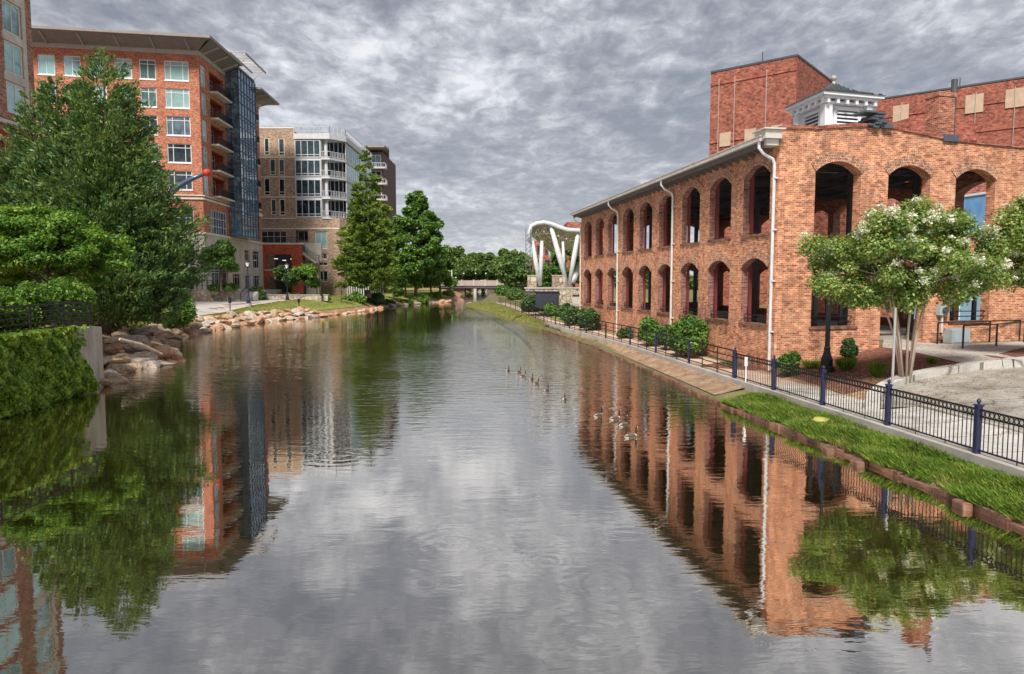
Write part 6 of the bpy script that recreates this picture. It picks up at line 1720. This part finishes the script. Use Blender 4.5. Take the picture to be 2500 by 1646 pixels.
for px, py, s_ in ((1170, 748, .8), (1158, 744, .5), (1180, 742, .6), (1145, 741, .5), (1190, 748, .5)):
    p = G(px, py, 0.1); boulder(p.x, p.y, .15, s_, 'at the tip of the right grassy spit', 'boulders on the right spit', 'rust coloured')
for px, py, s_ in ((1100, 733, 1.0), (1115, 731, 1.2), (1125, 734, .9), (1090, 737, 1.1), (1075, 738, .9)):
    p = G(px, py, 0.1); boulder(p.x, p.y, .15, s_, 'on the left shore just before the road bridge', 'boulders before the road bridge', 'rust coloured')
for i, (px, py) in enumerate(((2022, 1092), (2093, 1124), (2349, 1224))):
    p = G(px, py, .12); mb = MB(); ang = .12
    o = thing('kerb_block', (p.x, p.y, 0), ['loose brick coloured kerb block at the water, farthest of three', 'loose rounded kerb block at the water, middle of three', 'broken pinkish kerb block at the water, nearest of three'][i], 'stone block', 'loose kerb blocks')
    mb.hexa([(p.x+a, p.y+b+a*.0, z) for z in (-.3, .13) for a, b in ((-.10, -.19), (.09, -.2), (.1, .18), (-.09, .19))])
    mb.build('block', M_curb, o, bevel=.04)
cv = R(2035, 1029); mb = MB(); mb.tube_prof(Vector((cv.x-.3, cv.y, .30)), [(.24, 0), (.27, .09), (.22, .15), (.05, .17)], 16, 0)
tag(mb.build('valve_cover', flat('yellow_plastic', (.42, .40, .10), .8)), 'round yellow green cover lying in the long grass', 'cover')
# fallen branch on the near rocks
mb = MB(); a, b = P(292, 828, 33), P(395, 864, 35); mb.tube([a, a.lerp(b, .5)+Vector((0, 0, .1)), b], [.07, .09, .05], 7)
tag(mb.build('driftwood', M_barkpale), 'pale dead branch lying on the rocks beside the ivy wall', 'branch')
# ------------------------------------------------------------------ ornamental fence
PY = [26.2, 23.3, 20.4, 17.5, 14.6, 11.7]
def fp(y, z=0): return Vector((xf(y), y, .63+z))
fe = thing('ornamental_fence', tuple(fp(17.5)), 'navy and black ornamental metal fence with rings along its top, along the near walkway', 'fence')
for y_ in PY:
    b = fp(y_); mb = MB(); mb.box(b.x-.055, b.x+.055, y_-.055, y_+.055, b.z-.02, b.z+1.0)
    mb.box(b.x-.07, b.x+.07, y_-.07, y_+.07, b.z+1.0, b.z+1.03)
    mb.tube_prof(b+Vector((0, 0, 1.03)), [(.05, 0), (.02, .02), (.035, .045), (.045, .075), (.03, .11), (.008, .13)], 10, 0)
    mb.build('post', M_navy, fe)
for a, b in zip(PY, PY[1:]):
    A, B = fp(a), fp(b); d = (B-A).normalized(); A2, B2 = A+d*.06, B-d*.06; L_ = (B2-A2).length
    mb = MB()
    for z in (.93, .79, .08): mb.bar(A2+Vector((0, 0, z)), B2+Vector((0, 0, z)), .025, .032)
    n = 23
    for i in range(1, n):
        p = A2.lerp(B2, i/n); lo = 0.0 if i in (8, 16) else .08
        mb.bar(p+Vector((0, 0, lo if lo else -.02)), p+Vector((0, 0, .78)), .015, .015)
    side = Vector((-d.y, d.x, 0))
    for i in range(n):
        c = A2.lerp(B2, (i+.5)/n)+Vector((0, 0, .86)); k = 14; r0, r1 = .063, .048
        vs = []
        for j in range(k):
            t = 2*math.pi*j/k
            for r_, s_ in ((r0, -.008), (r0, .008), (r1, .008), (r1, -.008)):
                vs.append(c+d*math.cos(t)*r_+Vector((0, 0, math.sin(t)*r_))+side*s_)
        fs = []
        for j in range(k):
            j2 = (j+1) % k
            for q in range(4): fs.append((j*4+q, j*4+(q+1) % 4, j2*4+(q+1) % 4, j2*4+q))
        mb.add(vs, fs)
    mb.build('panel', M_dark, fe)
# pipe railing from the fence to the far spit
pr2 = thing('pipe_railing', tuple(fp(26.3)), 'long black pipe railing along the canal path past the mill to the far lawn', 'railing')
yl = [26.3+1.55*i for i in range(24)]+[63.5+2.2*i for i in range(24)]
def rp_(y, z=0): return Vector((xf(y), y, (.63 if y < 62.5 else zright(xf(y), y)+.1)+z))
for k in range(0, len(yl)-1, 6):
    mb = MB()
    for a, b in zip(yl[k:k+6], yl[k+1:k+7]):
        for z in (.16, .36, .56, .78, 1.02): mb.bar(rp_(a, z), rp_(b, z), .032 if z < 1 else .05)
    mb.build('rail', M_dark, pr2)
for i, y_ in enumerate(yl):
    mb = MB(); mb.bar(rp_(y_, -.05), rp_(y_, 1.02), .09 if i % 3 == 0 else .035); mb.build('post', M_navy if i % 3 == 0 and i < 12 else M_dark, pr2)
# ramp handrail on the right
hr = thing('ramp_handrail', tuple(R(2350, 855)), 'dark double handrail along the ramp to the mill at the right edge', 'railing')
def hrl(pts_b, pts_t, extra=None):
    mb = MB()
    for a, b in zip(pts_t, pts_t[1:]): mb.bar(a, b, .045)
    mb.build('rail', M_dark, hr)
    for b, t in zip(pts_b, pts_t):
        mb = MB(); mb.bar(b-Vector((0, 0, .05)), t, .05); mb.build('post', M_dark, hr)
for lst in (((2350, 853, 104//2), (2432, 847, 54), (2500, 838, 54), (2580, 828, 54)), ((2288, 842, 46), (2415, 836, 48), (2488, 832, 48), (2570, 822, 48))):
    bs = [R(a, b) for a, b, c in lst]; hrl(bs, [q+Vector((0, 0, .92)) for q in bs])
# electric boxes on the mill pier
u0, u1_, z0, z1 = MS.rect((2286, 745), (2307, 769)); o = thing('meter_box', tuple(MS.pt(u0, z0, .2)), 'small grey electric meter box high on the mill pier', 'meter box')
mb = MB(); MS.box(mb, u0, u1_, z0, z1, .003, .2); mb.build('housing', flat('grey_green_box', (.36, .42, .42), .5), o)
mb = MB(); c = MS.pt((u0+u1_)/2, (z0+z1)/2, .2); mb.tube([c, c+Vector((MS.n.x, MS.n.y, 0))*.12], .13, 12); mb.build('meter', M_steel, o)
mb = MB(); mb.bar(MS.pt((u0+u1_)/2, z0, .08), MS.pt((u0+u1_)/2, z0-.75, .08), .08); mb.build('conduit', M_gutter, o)
u0, u1_, z0, z1 = MS.rect((2288, 801), (2330, 838)); o = thing('utility_cabinet', tuple(MS.pt(u0, z0, .5)), 'large pale grey utility cabinet standing below the meter box', 'cabinet')
mb = MB(); MS.box(mb, u0, u1_, z0+.06, z1, .3, .75); mb.build('housing', MATS['grey_green_box'], o, bevel=.02)
mb = MB(); MS.box(mb, u0+.1, u1_-.04, z0+.12, z1-.05, .752, .765); mb.build('door', flat('pale_blue_grey', (.42, .5, .54), .5), o)
mb = MB(); MS.box(mb, u0, u1_, z0-.15, z0+.055, .28, .78); mb.build('plinth', M_conc, o)
sp_ = P(2180, 900, 21.5); sp_.z = zright(sp_.x, 21.5); o = thing('sign_post', tuple(sp_), 'bare pale grey metal sign post in front of the flowering tree', 'post')
mb = MB(); mb.box(sp_.x-.03, sp_.x+.03, 21.48, 21.52, sp_.z-.1, P(2182, 752, 21.5).z); mb.build('post', flat('galvanised', (.42, .44, .43), .5, .3), o)
wp = P(1822, 865, 25.2); o = thing('small_sign', (wp.x, 25.2, zright(wp.x, 25.2)), 'small white stake marker behind the fence near the downpipe', 'sign')
mb = MB(); mb.bar((wp.x, 25.2, zright(wp.x, 25.2)), (wp.x, 25.2, 1.5), .03); mb.box(wp.x-.05, wp.x+.05, 25.19, 25.21, 1.2, 1.52); mb.build('marker', M_white, o)
# ------------------------------------------------------------------ geese
M_gb = flat('goose_brown', (.16, .12, .09), .8, var=.3); M_gn = flat('goose_black', (.012, .012, .012), .6); M_gc = flat('goose_pale', (.6, .56, .48), .8); M_gw = flat('goose_wing', (.11, .08, .06), .8, var=.3)
def goose():
    o = thing('goose', (0, 0, 0), 'x', 'goose', 'geese swimming in a line')
    mb = MB()
    sp = [(-.42, .12, .015), (-.36, .11, .05), (-.25, .08, .11), (-.08, .06, .155), (.10, .06, .155), (.2, .08, .12), (.27, .14, .07), (.29, .22, .042), (.285, .32, .034), (.29, .41, .032), (.31, .46, .038), (.345, .48, .045), (.385, .475, .035), (.42, .465, .018), (.47, .455, .008)]
    mb.tube([(a, 0, b) for a, b, c in sp], [c for a, b, c in sp], 10, sy=1.0)
    mb.m = []
    for i in range(len(sp)-1): mb.m += [[2, 2, 0, 0, 0, 2, 1, 1, 1, 1, 1, 1, 1, 1][i]]*10
    mb.m += [2, 1]
    mb.build('body', [M_gb, M_gn, M_gc], o, smooth=True, uv=False)
    for s_ in (-1, 1):
        w = MB(); w.tube([(-.44, s_*.03, .15), (-.3, s_*.09, .14), (-.1, s_*.13, .12), (.1, s_*.125, .12), (.18, s_*.08, .12)], [.01, .045, .075, .06, .01], 8, sy=.45); w.build('wing', M_gw, o, smooth=True, uv=False)
        w = MB(); w.ball((.335, s_*.036, .468), .022, 5, sz=1.3); w.build('cheek', M_gc, o, smooth=True, uv=False)
    return o
g0_ = goose()
GP = [(1239.5, 905, 'first goose, farthest off and leading the line on the open water', 70), (1266, 909, 'goose swimming second in the far line', 50), (1277, 919, 'goose swimming third in the far line, close behind the second', 40), (1297, 926, 'goose swimming fourth in the far line', 65), (1309, 937, 'goose swimming fifth in the far line', 50), (1334, 954, 'goose swimming sixth in the far line', 60), (1377, 976, 'goose swimming last of the far line, before the brick reflection', 75),
      (1461, 1017, 'goose with raised neck, leftmost of the near four on the brick reflection', 50), (1502, 1024, 'goose with raised neck, second of the near four', 40), (1522, 1040, 'goose with raised neck, third of the near four', 55), (1541, 1068, 'nearest goose of all, rightmost of the near four', 35)]
for i, (px, py, lab, rz) in enumerate(GP):
    g = g0_ if i == 0 else copy_tree(g0_)
    p = G(px, py, 0); g.location = (p.x, p.y, -.02); g.rotation_euler.z = math.radians(rz); s_ = .52 if i < 7 else .62; g.scale = (s_, s_, s_); g['label'] = lab
